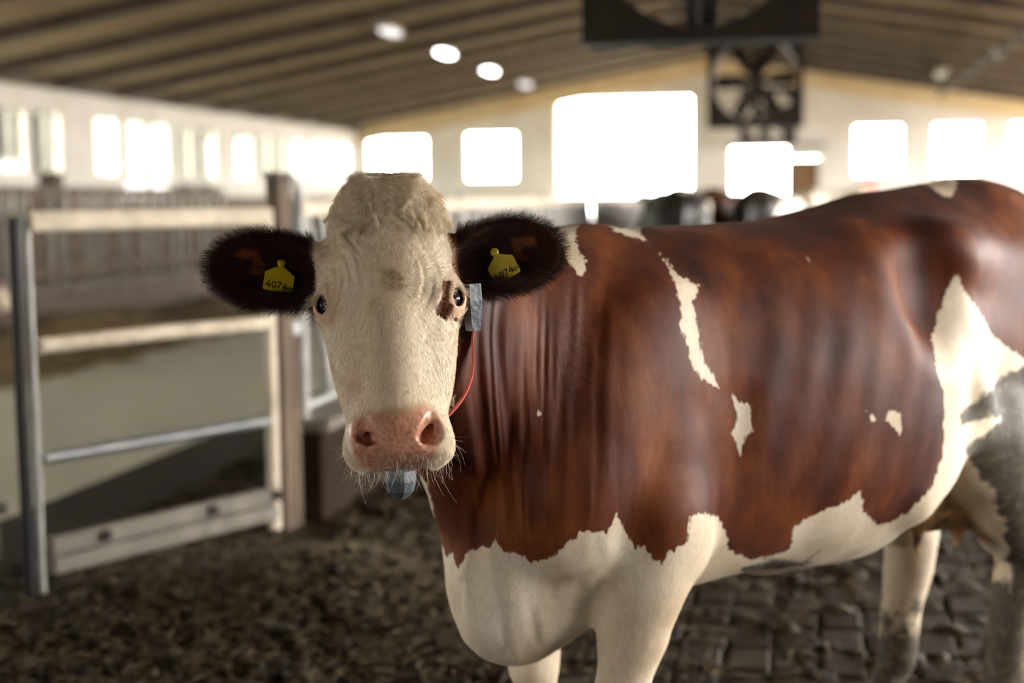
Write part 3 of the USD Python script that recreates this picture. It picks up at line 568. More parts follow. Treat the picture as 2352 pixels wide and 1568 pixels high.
def cow_body(f, CW=CW, CE=CE, CN=CN):
    """trunk, legs, udder and tail of a standing cow with the withers over CW, CE towards the tail, CN to her left"""
    B = lambda s, l, z: CW + s * CE + l * CN + z * CZ
    f.loft(CW, CE, CN, CZ, TORSO, np.array([f.A[0][0], f.A[1][0], .40]), np.array([f.A[0][-1], f.A[1][-1], 1.53]), 0.05)
    BX = (CE, CN, CZ)
    # shoulders, withers, hips, rump and thighs
    for sg in (1, -1):
        f.ball(B(-.06, .185 * sg, .97), [CE * .94 + CZ * -.34, CN, CZ * .94 + CE * .34], (.155, .085, .30), .07)
        f.ball(B(-.19, .160 * sg, .84), BX, (.09, .075, .13), .07)                       # point of the shoulder
        f.ball(B(.025, .218 * sg, .84), BX, (.095, .078, .20), .03)                     # triceps
        f.ball(B(.87, .235 * sg, 1.295), BX, (.075, .055, .045), .10)                      # hook bone
        f.ball(B(1.45, .13 * sg, 1.26), BX, (.07, .05, .06), .08)                        # pin bone
        f.cone(B(.87, .235 * sg, 1.295), B(1.45, .13 * sg, 1.25), .05, .05, .09)
        f.ball(B(1.18, .175 * sg, .98), [CE, CN, CZ], (.24, .115, .29), .09)             # thigh
        f.ball(B(1.03, .215 * sg, .82), BX, (.10, .08, .12), .08)                        # stifle
    f.cone(B(.84, .22, 1.22), B(.92, .29, .98), .05, .04, .05)                           # front edge of the thigh
    f.ball(B(.735, .365, 1.225), [CE * .95 + CZ * .3, CN, CZ * .95 - CE * .3], (.10, .115, .14), .09, 'carve')      # hollow of the flank
    # brisket
    f.ball(B(-.21, 0, .61), BX, (.13, .09, .14), .09)
    f.cone(B(-.25, 0, .64), B(-.31, -.01, .87), .05, .045, .10)
    # fore legs
    for sg, ds, dz in ((1, 0, 0), (-1, .02, 0)):
        q = lambda s, l, z: B(s + ds, l * sg, z)
        f.chain([q(.0, .20, .80), q(-.015, .19, .66), q(-.03, .178, .54), q(-.05, .17, .44), q(-.06, .168, .375), q(-.05, .166, .31), q(-.035, .165, .20), q(-.035, .165, .135)], [.115, .097, .075, .059, .060, .046, .038, .046], .03)
        f.ball(q(.060, .218, .715), BX, (.06, .055, .065), .05)                            # elbow
        f.cone(q(-.037, .165, .125), q(-.075, .165, .075), .040, .044, .02)
        for c in (-.024, .024): f.cone(q(-.08, .165 + c, .05), q(-.10, .165 + c, .030), .034, .036, .006)
    # hind legs
    for sg, ds in ((1, .03), (-1, -.04)):
        q = lambda s, l, z: B(s + ds, l * sg, z)
        f.chain([q(1.04, .19, .84), q(1.14, .175, .70), q(1.24, .16, .575), q(1.30, .155, .50), q(1.285, .15, .41), q(1.25, .15, .28), q(1.235, .15, .15)], [.14, .12, .095, .074, .068, .056, .056], .04)
        f.ball(q(1.345, .155, .52), BX, (.035, .03, .05), .03)                           # hock point
        f.cone(q(1.23, .15, .13), q(1.19, .15, .075), .042, .046, .02)
        for c in (-.024, .024): f.cone(q(1.185, .15 + c, .05), q(1.16, .15 + c, .030), .034, .036, .006)
    f.cone(B(.150, .335, 1.02), B(.150, .335, .66), .045, .045, .05, 'carve')            # crease behind the shoulder
    # udder and teats, fold of the flank, navel
    f.ball(B(1.06, .05, .72), BX, (.17, .135, .15), .05)
    for s_, l_ in ((.98, .09), (.99, -.04), (1.14, .09), (1.14, -.03)):
        f.cone(B(s_, l_, .62), B(s_ - .005, l_, .53), .018, .012, .02)
    f.cone(B(.70, .31, .74), B(.92, .26, .90), .03, .06, .08)
    f.ball(B(.53, .03, .575), BX, (.10, .035, .035), .03)
    # tail
    f.chain([B(1.48, 0, 1.36), B(1.59, 0, 1.28), B(1.635, 0, 1.05), B(1.64, 0, .70), B(1.64, .01, .52)], [.04, .034, .024, .02, .035], .03)

def cow_field(fine=0.0034, coarse=0.0085):
    X = graded(-.56, 1.75, -.50, .06, fine, coarse); Y = graded(2.2, 4.35, 2.24, 2.66, fine, coarse); Z = graded(-.01, 1.53, .93, 1.49, fine, coarse)
    f = Field(X, Y, Z)
    cow_body(f)
    # neck
    nb, nh = B(-.10, -.01, 0), H(0.0, .10, -.17); nh = np.array([nh[0], nh[1], 0])
    d = nh - nb; L = np.linalg.norm(d); A = d / L; Bn = np.array([A[1], -A[0], 0]) * -1
    NECK = np.array([[-.10, .16, .72, 1.325, 0, 2.2], [0, .172, .74, 1.33, 0, 2.2], [L * .35, .15, .82, 1.34, 0, 2.2], [L * .65, .128, .91, 1.355, 0, 2.2], [L * .9, .105, 1.02, 1.37, 0, 2.2], [L * 1.05, .085, 1.06, 1.36, 0, 2.2], [L * 1.15, .05, 1.12, 1.33, 0, 2.2]])
    f.loft(np.array([nb[0], nb[1], 0]), A, Bn, CZ, NECK, (-.45, 2.3, .6), (.4, 3.3, 1.45), .09)
    # dewlap: a loose fold under the neck
    f.cone(B(-.31, -.02, .82), H(0.0, .30, -.33), .040, .03, .08)
    # head
    f.loft(HO, HD, HX, HN, HEADT, (-.56, 2.2, .88), (.1, 2.75, 1.53), .035)
    f.ball(H(0, .035, -.045), HAX, (.074, .05, .05), .03)                                # poll
    f.ball(H(0, .20, -.17), HAX, (.088, .13, .11), .05)                                  # jaws
    for sg in (1, -1):
        f.ball(H(.088 * sg, .205, -.055), HAX, (.034, .040, .040), .03)                  # orbit
        f.ball(H(.066 * sg, .30, -.075), HAX, (.030, .09, .045), .04)                    # cheek
        f.ball(H(.062 * sg, .455, -.045), HAX, (.022, .040, .036), .03)                  # flank of the nostril
        f.ball(H(.045 * sg, .470, -.055), HAX, (.036, .028, .035), .03)                  # upper lip
    f.cone(H(0, .26, -.008), H(0, .41, -.012), .030, .034, .05)                          # bridge of the nose
    f.ball(H(0, .455, -.018), HAX, (.062, .040, .028), .03)                              # muzzle pad
    f.ball(H(0, .476, -.078), HAX, (.044, .018, .030), .025)                             # lower lip
    for sg in (1, -1):                                                                   # nostrils: a slit deep at its inner end, shallow and broad outside
        f.cone(H(.042 * sg, .463, .006), H(.060 * sg, .432, .004), .008, .006, .012, 'carve')
        f.cone(H(.040 * sg, .466, -.016), H(.054 * sg, .440, -.020), .009, .007, .012, 'carve')
        f.ball(H(.058 * sg, .460, .003), [HX * .8 + HD * -.6 * sg, HD * .8 + HX * .6 * sg, HN], (.024 if sg > 0 else .015, .018 if sg > 0 else .010, .018), .010, 'carve')
    # eye sockets and lids
    for i, sg in ((0, -1), (1, 1)):
        o = EYES[i]; g = HX * sg * .62 + HN * .78
        f.ball(o, HAX, (.0305, .0305, .0305), .02)
        vd = HD - HX * sg * .38; vd = vd - g * (vd @ g); vd /= np.linalg.norm(vd)
        f.ball(o + g * .014, [vd, np.cross(vd, g), g], (.0186, .0148, .030), .007, 'carve')
        f.ball(o, HAX, (.0245, .0245, .0245), .004, 'carve')
    # ears
    for sg, (ct, lift) in ((-1, (.122, .15)), (1, (.120, .13))):
        ax = HX * sg * math.cos(lift) - HD * math.sin(lift); up = np.cross(HN, ax) * sg; up = up / np.linalg.norm(up)
        c = H(.214 * sg, ct, -.105); nn = HN * .95 + HX * sg * .30; nn = nn - ax * (nn @ ax); nn = nn - up * (nn @ up); nn /= np.linalg.norm(nn)
        f.cone(H(.085 * sg, .115, -.115), c - ax * .055, .036, .050, .03)
        f.ball(c, [ax, up, nn], (.103, .069, .040), .03)
        f.ball(c + ax * .018 + nn * .030, [ax, up, nn], (.084, .056, .044), .014, 'carve')
        f.ball(c - ax * .045 - up * .01 + nn * .030, [ax, up, nn], (.05, .038, .05), .014, 'carve')
    return f
# outlines of the coat markings in metres: across and up on the plane that faces the near side of the body; across and down the face for the head
PAT_C=np.array([.55,3.3,.9]); PAT_R=np.array((0.986, -0.167, 0.0)); PAT_U=np.array((0.015, 0.089, 0.996))
COAT_WHITE = {
    'neck_patch': [(-0.391,0.439), (-0.355,0.447), (-0.35,0.415), (-0.338,0.382), (-0.321,0.364), (-0.326,0.328), (-0.343,0.349), (-0.36,0.372), (-0.373,0.4), (-0.391,0.417)],
    'wither_patch': [(-0.296,0.448), (-0.228,0.453), (-0.228,0.432), (-0.209,0.411), (-0.243,0.42), (-0.27,0.429)],
    'shoulder_stripe': [(-0.187,0.394), (-0.159,0.361), (-0.131,0.333), (-0.099,0.317), (-0.104,0.295), (-0.113,0.282), (-0.105,0.259), (-0.098,0.224), (-0.096,0.189), (-0.082,0.157), (-0.067,0.13), (-0.058,0.108), (-0.079,0.116), (-0.104,0.145), (-0.116,0.176), (-0.122,0.209), (-0.137,0.237), (-0.129,0.253), (-0.137,0.286), (-0.147,0.322), (-0.167,0.361)],
    'side_patch': [(-0.029,0.094), (-0.014,0.076), (0.01,0.071), (0.004,0.053), (0.015,0.016), (-0.003,0.007), (-0.009,-0.02), (-0.011,-0.036), (-0.022,-0.01), (-0.03,0.013), (-0.02,0.035), (-0.021,0.062)],
    'flank_fleck': [(0.253,0.054), (0.262,0.047), (0.279,0.029), (0.266,0.031)],
    'flank_spot': [(0.302,0.046), (0.321,0.053), (0.334,0.03), (0.331,-0.008), (0.317,0.012), (0.3,0.031)],
    'fleck2': [(0.131,0.388), (0.136,0.384), (0.133,0.376), (0.13,0.38)],
    'fleck3': [(-0.4,0.063), (-0.397,0.069), (-0.393,0.061)],
    'belly_and_flank': [(0.475,0.361), (0.462,0.336), (0.45,0.303), (0.442,0.28), (0.429,0.26), (0.433,0.24), (0.414,0.217), (0.417,0.185), (0.413,0.138), (0.431,0.089), (0.435,0.03), (0.434,-0.06), (0.408,-0.126), (0.367,-0.174), (0.336,-0.199), (0.294,-0.214), (0.254,-0.172), (0.246,-0.124), (0.217,-0.146), (0.178,-0.159), (0.126,-0.183), (0.102,-0.202), (0.095,-0.257), (0.046,-0.27), (0.008,-0.273), (-0.035,-0.244), (-0.041,-0.218), (-0.048,-0.191), (-0.064,-0.161), (-0.084,-0.143), (-0.109,-0.145), (-0.117,-0.216), (-0.125,-0.29), (-0.133,-0.36), (-0.108,-0.409), (-0.083,-0.459), (-0.059,-0.508), (-0.034,-0.558), (-0.009,-0.607), (0.048,-0.607), (0.112,-0.675), (0.204,-0.837), (0.276,-0.836), (0.348,-0.836), (0.421,-0.836), (0.493,-0.835), (0.566,-0.835), (0.638,-0.835), (0.711,-0.834), (0.716,-0.763), (0.721,-0.692), (0.732,-0.628), (0.737,-0.556), (0.743,-0.485), (0.746,-0.411), (0.743,-0.333), (0.74,-0.257), (0.738,-0.183), (0.835,-0.158), (0.756,-0.047), (0.753,0.025), (0.755,0.094), (0.665,0.161), (0.613,0.188), (0.582,0.209), (0.566,0.223), (0.553,0.246), (0.537,0.266), (0.515,0.296), (0.496,0.318), (0.486,0.341)],
    'chest_and_legs': [(-0.627,-0.226), (-0.608,-0.241), (-0.594,-0.231), (-0.582,-0.25), (-0.574,-0.257), (-0.564,-0.245), (-0.557,-0.229), (-0.539,-0.215), (-0.504,-0.208), (-0.496,-0.192), (-0.488,-0.18), (-0.484,-0.197), (-0.479,-0.213), (-0.436,-0.225), (-0.426,-0.239), (-0.402,-0.238), (-0.374,-0.221), (-0.353,-0.204), (-0.345,-0.188), (-0.327,-0.189), (-0.317,-0.172), (-0.287,-0.171), (-0.268,-0.175), (-0.259,-0.152), (-0.251,-0.136), (-0.245,-0.148), (-0.235,-0.174), (-0.224,-0.195), (-0.215,-0.212), (-0.211,-0.203), (-0.2,-0.208), (-0.185,-0.228), (-0.168,-0.245), (-0.161,-0.234), (-0.157,-0.216), (-0.151,-0.208), (-0.142,-0.217), (-0.137,-0.204), (-0.124,-0.207), (-0.112,-0.196), (-0.108,-0.165), (-0.106,-0.145), (-0.078,-0.151), (-0.078,-0.225), (-0.077,-0.296), (-0.077,-0.366), (-0.066,-0.403), (-0.058,-0.455), (-0.05,-0.508), (-0.043,-0.592), (-0.035,-0.647), (-0.026,-0.701), (-0.017,-0.756), (-0.008,-0.81), (-0.066,-0.81), (-0.123,-0.81), (-0.181,-0.811), (-0.238,-0.811), (-0.295,-0.811), (-0.353,-0.812), (-0.447,-0.904), (-0.509,-0.904), (-0.572,-0.905), (-0.634,-0.905), (-0.697,-0.905), (-0.759,-0.906), (-0.76,-0.846), (-0.76,-0.787), (-0.76,-0.728), (-0.761,-0.669), (-0.679,-0.519), (-0.679,-0.466), (-0.679,-0.413), (-0.68,-0.36), (-0.689,-0.314), (-0.689,-0.261), (-0.659,-0.207)],
    'dewlap': [(-0.664,-0.07), (-0.645,-0.07), (-0.632,-0.083), (-0.631,-0.108), (-0.631,-0.13), (-0.64,-0.155), (-0.635,-0.159), (-0.641,-0.168), (-0.648,-0.159), (-0.661,-0.2), (-0.684,-0.173)],
    'rump_patch': [(0.432,0.607), (0.469,0.617), (0.521,0.625), (0.528,0.612), (0.517,0.588), (0.496,0.557), (0.478,0.556), (0.46,0.571), (0.447,0.594)],
    'jaw_patch': [(-0.554,0.094), (-0.536,0.106), (-0.544,0.084), (-0.549,0.067), (-0.557,0.067)],
}
COAT_DIRT = {
    'hind_leg': [(0.753,0.149), (0.665,0.145), (0.615,0.13), (0.586,0.099), (0.545,0.078), (0.504,0.051), (0.482,0.03), (0.491,0.01), (0.536,0.013), (0.572,0.019), (0.601,0.015), (0.568,-0.012), (0.514,-0.031), (0.495,-0.049), (0.553,-0.122), (0.61,-0.206), (0.652,-0.32), (0.673,-0.404), (0.678,-0.474), (0.683,-0.545), (0.689,-0.615), (0.693,-0.684), (0.695,-0.752), (0.698,-0.82), (0.701,-0.888), (0.703,-0.956), (0.793,-0.956), (0.882,-0.956), (0.876,-0.887), (0.87,-0.818), (0.864,-0.749), (0.858,-0.68), (0.851,-0.611), (0.846,-0.542), (0.84,-0.474), (0.836,-0.407), (0.811,-0.325), (0.805,-0.257), (0.774,-0.176), (0.789,-0.121), (0.784,-0.054), (0.778,0.013), (0.763,0.082)],
    'udder': [(0.328,-0.231), (0.381,-0.166), (0.47,-0.127), (0.547,-0.196), (0.576,-0.294), (0.538,-0.356), (0.489,-0.406)],
    'belly_front': [(-0.022,-0.291), (0.044,-0.281), (0.112,-0.296), (0.159,-0.273), (0.131,-0.315), (0.072,-0.324), (0.006,-0.319)],
}
FACE_MARKS = {
    'eye_patch': [(0.096,0.19), (0.103,0.185), (0.105,0.194), (0.101,0.211), (0.098,0.226), (0.103,0.233), (0.1,0.246), (0.09,0.256), (0.082,0.25), (0.08,0.234), (0.086,0.223), (0.092,0.207)],
    'eye_fleck': [(0.108,0.251), (0.113,0.25), (0.112,0.253), (0.108,0.254)],
    'nose': [(-0.078,0.437), (-0.067,0.428), (-0.054,0.432), (-0.032,0.435), (-0.007,0.44), (0.019,0.437), (0.045,0.424), (0.058,0.426), (0.067,0.444), (0.062,0.469), (0.052,0.491), (0.033,0.503), (-0.004,0.504), (-0.037,0.505), (-0.059,0.497), (-0.07,0.483), (-0.076,0.461)],
    'tan': [(-0.049,0.42), (-0.024,0.419), (0.013,0.418), (0.039,0.409), (0.053,0.415), (0.048,0.431), (0.019,0.439), (-0.007,0.44), (-0.032,0.435), (-0.057,0.432)],
    'cheek_smudge': [(-0.076,0.36), (-0.063,0.356), (-0.061,0.368), (-0.07,0.38), (-0.076,0.374)],
}
EAR_SKIN = {
    'skinL': [(-0.27,0.09), (-0.254,0.082), (-0.231,0.084), (-0.225,0.102), (-0.219,0.11), (-0.226,0.124), (-0.249,0.123), (-0.237,0.11), (-0.236,0.097)],
    'skinR': [(0.229,0.086), (0.268,0.087), (0.27,0.098), (0.248,0.099), (0.244,0.107), (0.252,0.127), (0.242,0.13), (0.228,0.127), (0.235,0.11)],
}
# ------------------------------------------------------------------ the cow in front
fld = cow_field()
CV, CQ = fld.mesh(); CT = quad_tris(CQ); CV = relax(CV, CT, 1)
NV = vert_normals(CV, CT)
hx, ht, hn = (CV - HO) @ HX, (CV - HO) @ HD, (CV - HO) @ HN
pr, pu = (CV - PAT_C) @ PAT_R, (CV - PAT_C) @ PAT_U
bs, bl = (CV - CW) @ CE, (CV - CW) @ CN; bz = CV[:, 2]
sm = lambda x, a, b: np.clip((x - a) / (b - a), 0, 1) ** 2 * (3 - 2 * np.clip((x - a) / (b - a), 0, 1))
is_head = (ht > -.06) & (ht < .56) & (np.abs(hx) < .36) & (hn > -.20) & (CV[:, 1] < 2.72)
is_ear = is_head & (np.abs(hx) > .098) & (hn < -.070) & (ht < .245) & (ht > .01)
is_ear |= is_head & (np.abs(hx) > .120) & (hn < -.035) & (ht < .160) & (ht > .01)
# skin folds of the neck, ribs, muscle and brow wrinkles
nz = lambda sx, sz, seed: meshkit.fbm(np.stack([pr * sx, pu * sz, 0 * pr], -1) + 40, 3, seed)
body_m = (~is_head).astype(float)
fold = np.abs(nz(15, 1.0, 11) * 2 - 1) ; neckm = sm(pr, -.62, -.50) * (1 - sm(pr, -.36, -.22)) * sm(bz, .72, .86) * (1 - sm(bz, 1.18, 1.32)) * body_m
fold2 = np.abs(nz(34, 1.6, 12) * 2 - 1)
disp = neckm * (.009 * sm(fold, 0, .35) + .005 * sm(fold2, 0, .35) - .010)
shm = sm(bs, -.32, -.15) * (1 - sm(bs, .15, .35)) * sm(bz, .62, .80) * (1 - sm(bz, 1.1, 1.3)) * body_m
disp += shm * .010 * (nz(7, 1.8, 15) - .5)
ribm = sm(bs, .12, .25) * (1 - sm(bs, .62, .74)) * sm(bz, .68, .82) * (1 - sm(bz, 1.12, 1.26)) * body_m
disp += ribm * (0.0014 * np.sin((bs - .30 * (bz - .9)) * 2 * np.pi / .088) * (.4 + .9 * nz(3, 2, 17)) + .006 * (nz(6, 2.2, 16) - .5))
disp += body_m * .012 * (meshkit.fbm(np.stack([bs, bl, bz], -1) * 4.5 + 9, 3, 21) - .5)
chm = sm(-bs, .02, .14) * (1 - sm(bz, .70, .82)) * sm(bz, .46, .54) * body_m
disp += chm * (.016 * (np.abs(nz(13, 5, 41) * 2 - 1) - .4))
brow = is_head * sm(np.abs(hx), .035, .06) * (1 - sm(np.abs(hx), .098, .112)) * sm(ht, .06, .11) * (1 - sm(ht, .26, .32)) * (hn > -.06)
disp += brow * .0085 * (np.abs(meshkit.fbm(np.stack([hx * 62 + np.sin(ht * 26) * 1.2, ht * 9, 0 * hx], -1) + 7, 3, 31) * 2 - 1) - .35)
pollm = is_head * (1 - sm(ht, .07, .14)) * (hn > -.08) * (~is_ear)
disp += pollm * .012 * (meshkit.fbm(np.stack([hx, ht, hn], -1) * 38 + 3, 3, 33) - .5)
CV = CV + NV * disp[:, None]
NV = vert_normals(CV, CT)

def outline(polys, x, y, cap=.06):
    """signed distance to outlines on the marking plane, positive inside"""
    best = np.full(len(x), -cap); pts = shapely.points(x, y)
    for p in polys:
        g = Polygon(p).buffer(0); x0, y0, x1, y1 = g.bounds
        near = (x > x0 - cap) & (x < x1 + cap) & (y > y0 - cap) & (y < y1 + cap); idx = np.nonzero(near)[0]
        q = pts[idx]; d = shapely.distance(g.boundary, q); s = shapely.contains(g, q); v = np.minimum(np.where(s, d, -d), cap)
        best[idx] = np.maximum(best[idx], v)
    return best
white = outline(list(COAT_WHITE.values()), pr, pu)
low = np.clip((.50 - bz) * .5, -.06, .06); white = np.maximum(white, np.where(bz < .52, low, -.06))
# face: white over the whole front, brown behind the jaw and on the ears
edge = np.minimum(hn + .150 + .04 * (1 - sm(ht, .25, .4)), .06)
face = edge
eye_mark = outline([FACE_MARKS['eye_patch'], FACE_MARKS['eye_fleck']], hx, ht, .03)
face = np.minimum(face, -eye_mark)
earw = np.where(hx < 0, .130 - np.abs(hx), .099 - np.abs(hx))
face = np.where(is_ear | (is_head & (hn < -.062) & (np.abs(hx) > .09) & (ht < .17)), np.minimum(face, earw), face)
white = np.where(is_head & (ht < .56), np.maximum(face, -.06), white)
ear = np.where(is_ear, np.clip(np.minimum(np.abs(hx) - np.where(hx < 0, .130, .122), .05), -.05, .05), -.05)
nose = outline([FACE_MARKS['nose']], hx, ht, .03); tan_ = outline([FACE_MARKS['tan']], hx, ht, .03); smud = outline([FACE_MARKS['cheek_smudge']], hx, ht, .03)
pink = is_head * (hn > -.10) * sm(nose, -.014, -.001)
whorl = np.exp(-(np.hypot(hx - .008, ht - .1936) / .006) ** 2)
tanm = is_head * (hn > -.06) * np.maximum(.45 * whorl, np.maximum(sm(tan_, -.012, .006), .55 * sm(smud, -.012, .004)))
eyed = np.minimum(np.linalg.norm(CV - EYES[0], axis=1), np.linalg.norm(CV - EYES[1], axis=1))
lid = is_head * (1 - sm(eyed, .030, .052)) * (.75 + .25 * sm(ht, .20, .235))
rim = is_head * (1 - sm(eyed, .0245, .0285))
esk = np.where(is_ear, sm(outline(list(EAR_SKIN.values()), hx, ht, .03), -.006, .004), 0)
dirt = outline([v for k_, v in COAT_DIRT.items() if k_ != 'udder'], pr, pu)
dirt = np.maximum(dirt, np.where(bs > .75, np.clip((.60 - bz) * .14 - np.where(bl < 0, .045, .02), -.06, .03), -.06)) * body_m - .06 * (1 - body_m)
hoof = sm(-bz, -.075, -.06) * body_m
udder = body_m * sm(bs, .85, .92) * (1 - sm(bs, 1.18, 1.25)) * (np.abs(bl - .05) < .16) * (1 - sm(bz, .74, .80)) * sm(bz, .50, .56)
udder = udder * sm(-np.abs(bl - .05), -.16, -.12)

K = '/World/Looks/'
def coat(name):
    n = {'g': ('geometry', {}), 'aw': ('attribute', {'attribute': 'white'}), 'ae': ('attribute', {'attribute': 'ear'}), 'ap': ('attribute', {'attribute': 'pink'}), 'at': ('attribute', {'attribute': 'tan'}), 'al': ('attribute', {'attribute': 'lid'}), 'ar': ('attribute', {'attribute': 'rim'}),
         'as_': ('attribute', {'attribute': 'earskin'}), 'ad': ('attribute', {'attribute': 'dirt'}), 'ah': ('attribute', {'attribute': 'hoof'}), 'au': ('attribute', {'attribute': 'udder'}),
         'm1': ('mapping', {'scale': (95., 95., 34.)}), 'n1': ('noise_texture', {'scale': 1.0, 'detail': 2.0}), 'ma1': ('math', {'math_type': 'multiply_add', 'value2': .022, 'value3': -.011}), 'ma2': ('math', {'math_type': 'add'}),
         'mw': ('map_range', {'from_min': -.0012, 'from_max': .0016, 'clamp': True}),
         'm2': ('mapping', {'scale': (7., 7., 2.4)}), 'n2': ('noise_texture', {'scale': 1.0, 'detail': 5.0, 'roughness': .6}),
         'm3': ('mapping', {'scale': (800., 800., 130.)}), 'n3': ('noise_texture', {'scale': 1.0, 'detail': 2.0}),
         'rb': ('rgb_ramp', {'ramp': [(.28, lin('#2b0f07')), (.5, lin('#5a270f')), (.72, lin('#87491d'))]}), 'rw': ('rgb_ramp', {'ramp': [(.3, lin('#cdb697')), (.5, lin('#e3d2b8')), (.7, lin('#efe4d2'))]}),
         'm7': ('mapping', {'scale': (330., 330., 46.)}), 'n7': ('noise_texture', {'scale': 1.0, 'detail': 3.0}), 'r7': ('rgb_ramp', {'ramp': [(.3, (.72, .70, .68)), (.7, (1.12, 1.12, 1.12))]}), 'c0': ('mix_color', {'blend_type': 'multiply', 'fac': .55, 'use_clamp_result': False}), 'c1': ('mix_color', {}), 'ne': ('map_range', {'from_min': -.004, 'from_max': .006, 'clamp': True}), 'c2': ('mix_color', {'b': lin('#2e150d')}),
         'n4': ('noise_texture', {'scale': 130.0, 'detail': 3.0}), 'rp': ('rgb_ramp', {'ramp': [(.3, lin('#a46c56')), (.6, lin('#c9957b'))]}), 'c3': ('mix_color', {}), 'c4': ('mix_color', {'b': lin('#a5794a')}), 'tf': ('math', {'math_type': 'multiply', 'value2': .75}),
         'c5': ('mix_color', {'b': lin('#cf8a60')}), 'lf': ('math', {'math_type': 'multiply', 'value2': .62}), 'c5b': ('mix_color', {'b': lin('#6b3528')}), 'c6': ('mix_color', {'b': lin('#a2552c')}),
         'n5': ('noise_texture', {'scale': 16.0, 'detail': 5.0, 'roughness': .7}), 'd1': ('math', {'math_type': 'multiply_add', 'value2': .07, 'value3': -.036}), 'd2': ('math', {'math_type': 'add'}), 'dm': ('map_range', {'from_min': -.004, 'from_max': .006, 'clamp': True, 'to_max': .93}),
         'rd': ('rgb_ramp', {'ramp': [(.35, lin('#211c14')), (.55, lin('#3a3428')), (.75, lin('#6e6448'))]}), 'n6': ('noise_texture', {'scale': 45.0, 'detail': 4.0}), 'c7': ('mix_color', {}), 'c8': ('mix_color', {'b': lin('#2a2520')}),
         'ru': ('rgb_ramp', {'ramp': [(.38, lin('#3b2d1a')), (.5, lin('#8c6b42')), (.62, lin('#c08b5a'))]}), 'c9': ('mix_color', {}),
         'hm': ('mix_float', {}), 'b': ('bump', {'strength': .22, 'distance': .003}), 'ro': ('mix_float', {'b': .30}), 're': ('mix_float', {'a': .56, 'b': .95}), 'p': ('principled_bsdf', {'specular_ior_level': .25, 'sheen_weight': .03, 'sheen_roughness': .5})}
    L = [('g.position', f'{q}.vector') for q in ('m1', 'm2', 'm3', 'm7', 'n4', 'n5', 'n6')] + [('m1.vector', 'n1.vector'), ('m2.vector', 'n2.vector'), ('m3.vector', 'n3.vector'), ('n1.fac', 'ma1.value1'), ('ma1.value', 'ma2.value1'), ('aw.fac', 'ma2.value2'), ('ma2.value', 'mw.value'),
         ('n2.fac', 'rb.fac'), ('n2.fac', 'rw.fac'), ('mw.result', 'c1.fac'), ('rb.color', 'c1.a'), ('rw.color', 'c1.b'), ('ae.fac', 'ne.value'), ('ne.result', 'c2.fac'), ('m7.vector', 'n7.vector'), ('n7.fac', 'r7.fac'), ('c1.result', 'c0.a'), ('r7.color', 'c0.b'), ('c0.result', 'c2.a'),
         ('ap.fac', 'c3.fac'), ('n4.fac', 'rp.fac'), ('at.fac', 'tf.value1'), ('tf.value', 'c4.fac'), ('c2.result', 'c4.a'), ('c4.result', 'c3.a'), ('rp.color', 'c3.b'),
         ('al.fac', 'lf.value1'), ('lf.value', 'c5.fac'), ('c3.result', 'c5.a'), ('ar.fac', 'c5b.fac'), ('c5.result', 'c5b.a'), ('as_.fac', 'c6.fac'), ('c5b.result', 'c6.a'),
         ('n5.fac', 'd1.value1'), ('d1.value', 'd2.value1'), ('ad.fac', 'd2.value2'), ('d2.value', 'dm.value'), ('n6.fac', 'rd.fac'), ('n5.fac', 'ru.fac'), ('au.fac', 'c9.fac'), ('c6.result', 'c9.a'), ('ru.color', 'c9.b'), ('dm.result', 'c7.fac'), ('c9.result', 'c7.a'), ('rd.color', 'c7.b'), ('ah.fac', 'c8.fac'), ('c7.result', 'c8.a'), ('c8.result', 'p.base_color'),
         ('ap.fac', 'hm.fac'), ('n3.fac', 'hm.a'), ('n4.fac', 'hm.b'), ('hm.result', 'b.height'), ('b.normal', 'p.normal'), ('ne.result', 're.fac'), ('re.result', 'ro.a'), ('ap.fac', 'ro.fac'), ('ro.result', 'p.roughness')]
    return usdkit.material(stage, K + name, n, L, surface='p.BSDF')
cow = thing('cow', 'brown and white cow with a cream face and yellow ear tags, looking at the viewer', 'cow', tuple(CW), 0)
LOC = lambda P_: np.asarray(P_) - CW
bp = obj('body', (LOC(CV), CT), coat('cow_coat'), cow, smooth=True)
api = UsdGeom.PrimvarsAPI(bp)
for nm, a in (('white', white), ('ear', ear), ('pink', pink), ('tan', tanm), ('lid', lid), ('rim', rim), ('earskin', esk), ('dirt', dirt), ('hoof', hoof), ('udder', udder)):
    api.CreatePrimvar(nm, Sdf.ValueTypeNames.FloatArray, 'vertex').Set(Vt.FloatArray.FromNumpy(np.asarray(a, np.float32)))
M['eye'] = usdkit.material(stage, K + 'eye', {'p': ('principled_bsdf', {'base_color': (.006, .006, .010), 'roughness': .09, 'specular_ior_level': .32})}, surface='p.BSDF')
M['sclera'] = mat('eye_rim', '#8a8fb0', '#5b5a70', 9, .2)
for i, sg in ((0, -1), (1, 1)):
    s_ = trimesh.creation.icosphere(4, .0236); g_ = HX * sg * .62 + HN * .78
    bulge = np.clip((s_.vertices / .0236) @ g_, 0, 1) ** 6; s_.vertices = s_.vertices * (1 + .07 * bulge[:, None])
    s_.apply_translation(LOC(EYES[i])); e_ = obj('eye', s_, M['eye'], cow, smooth=True)

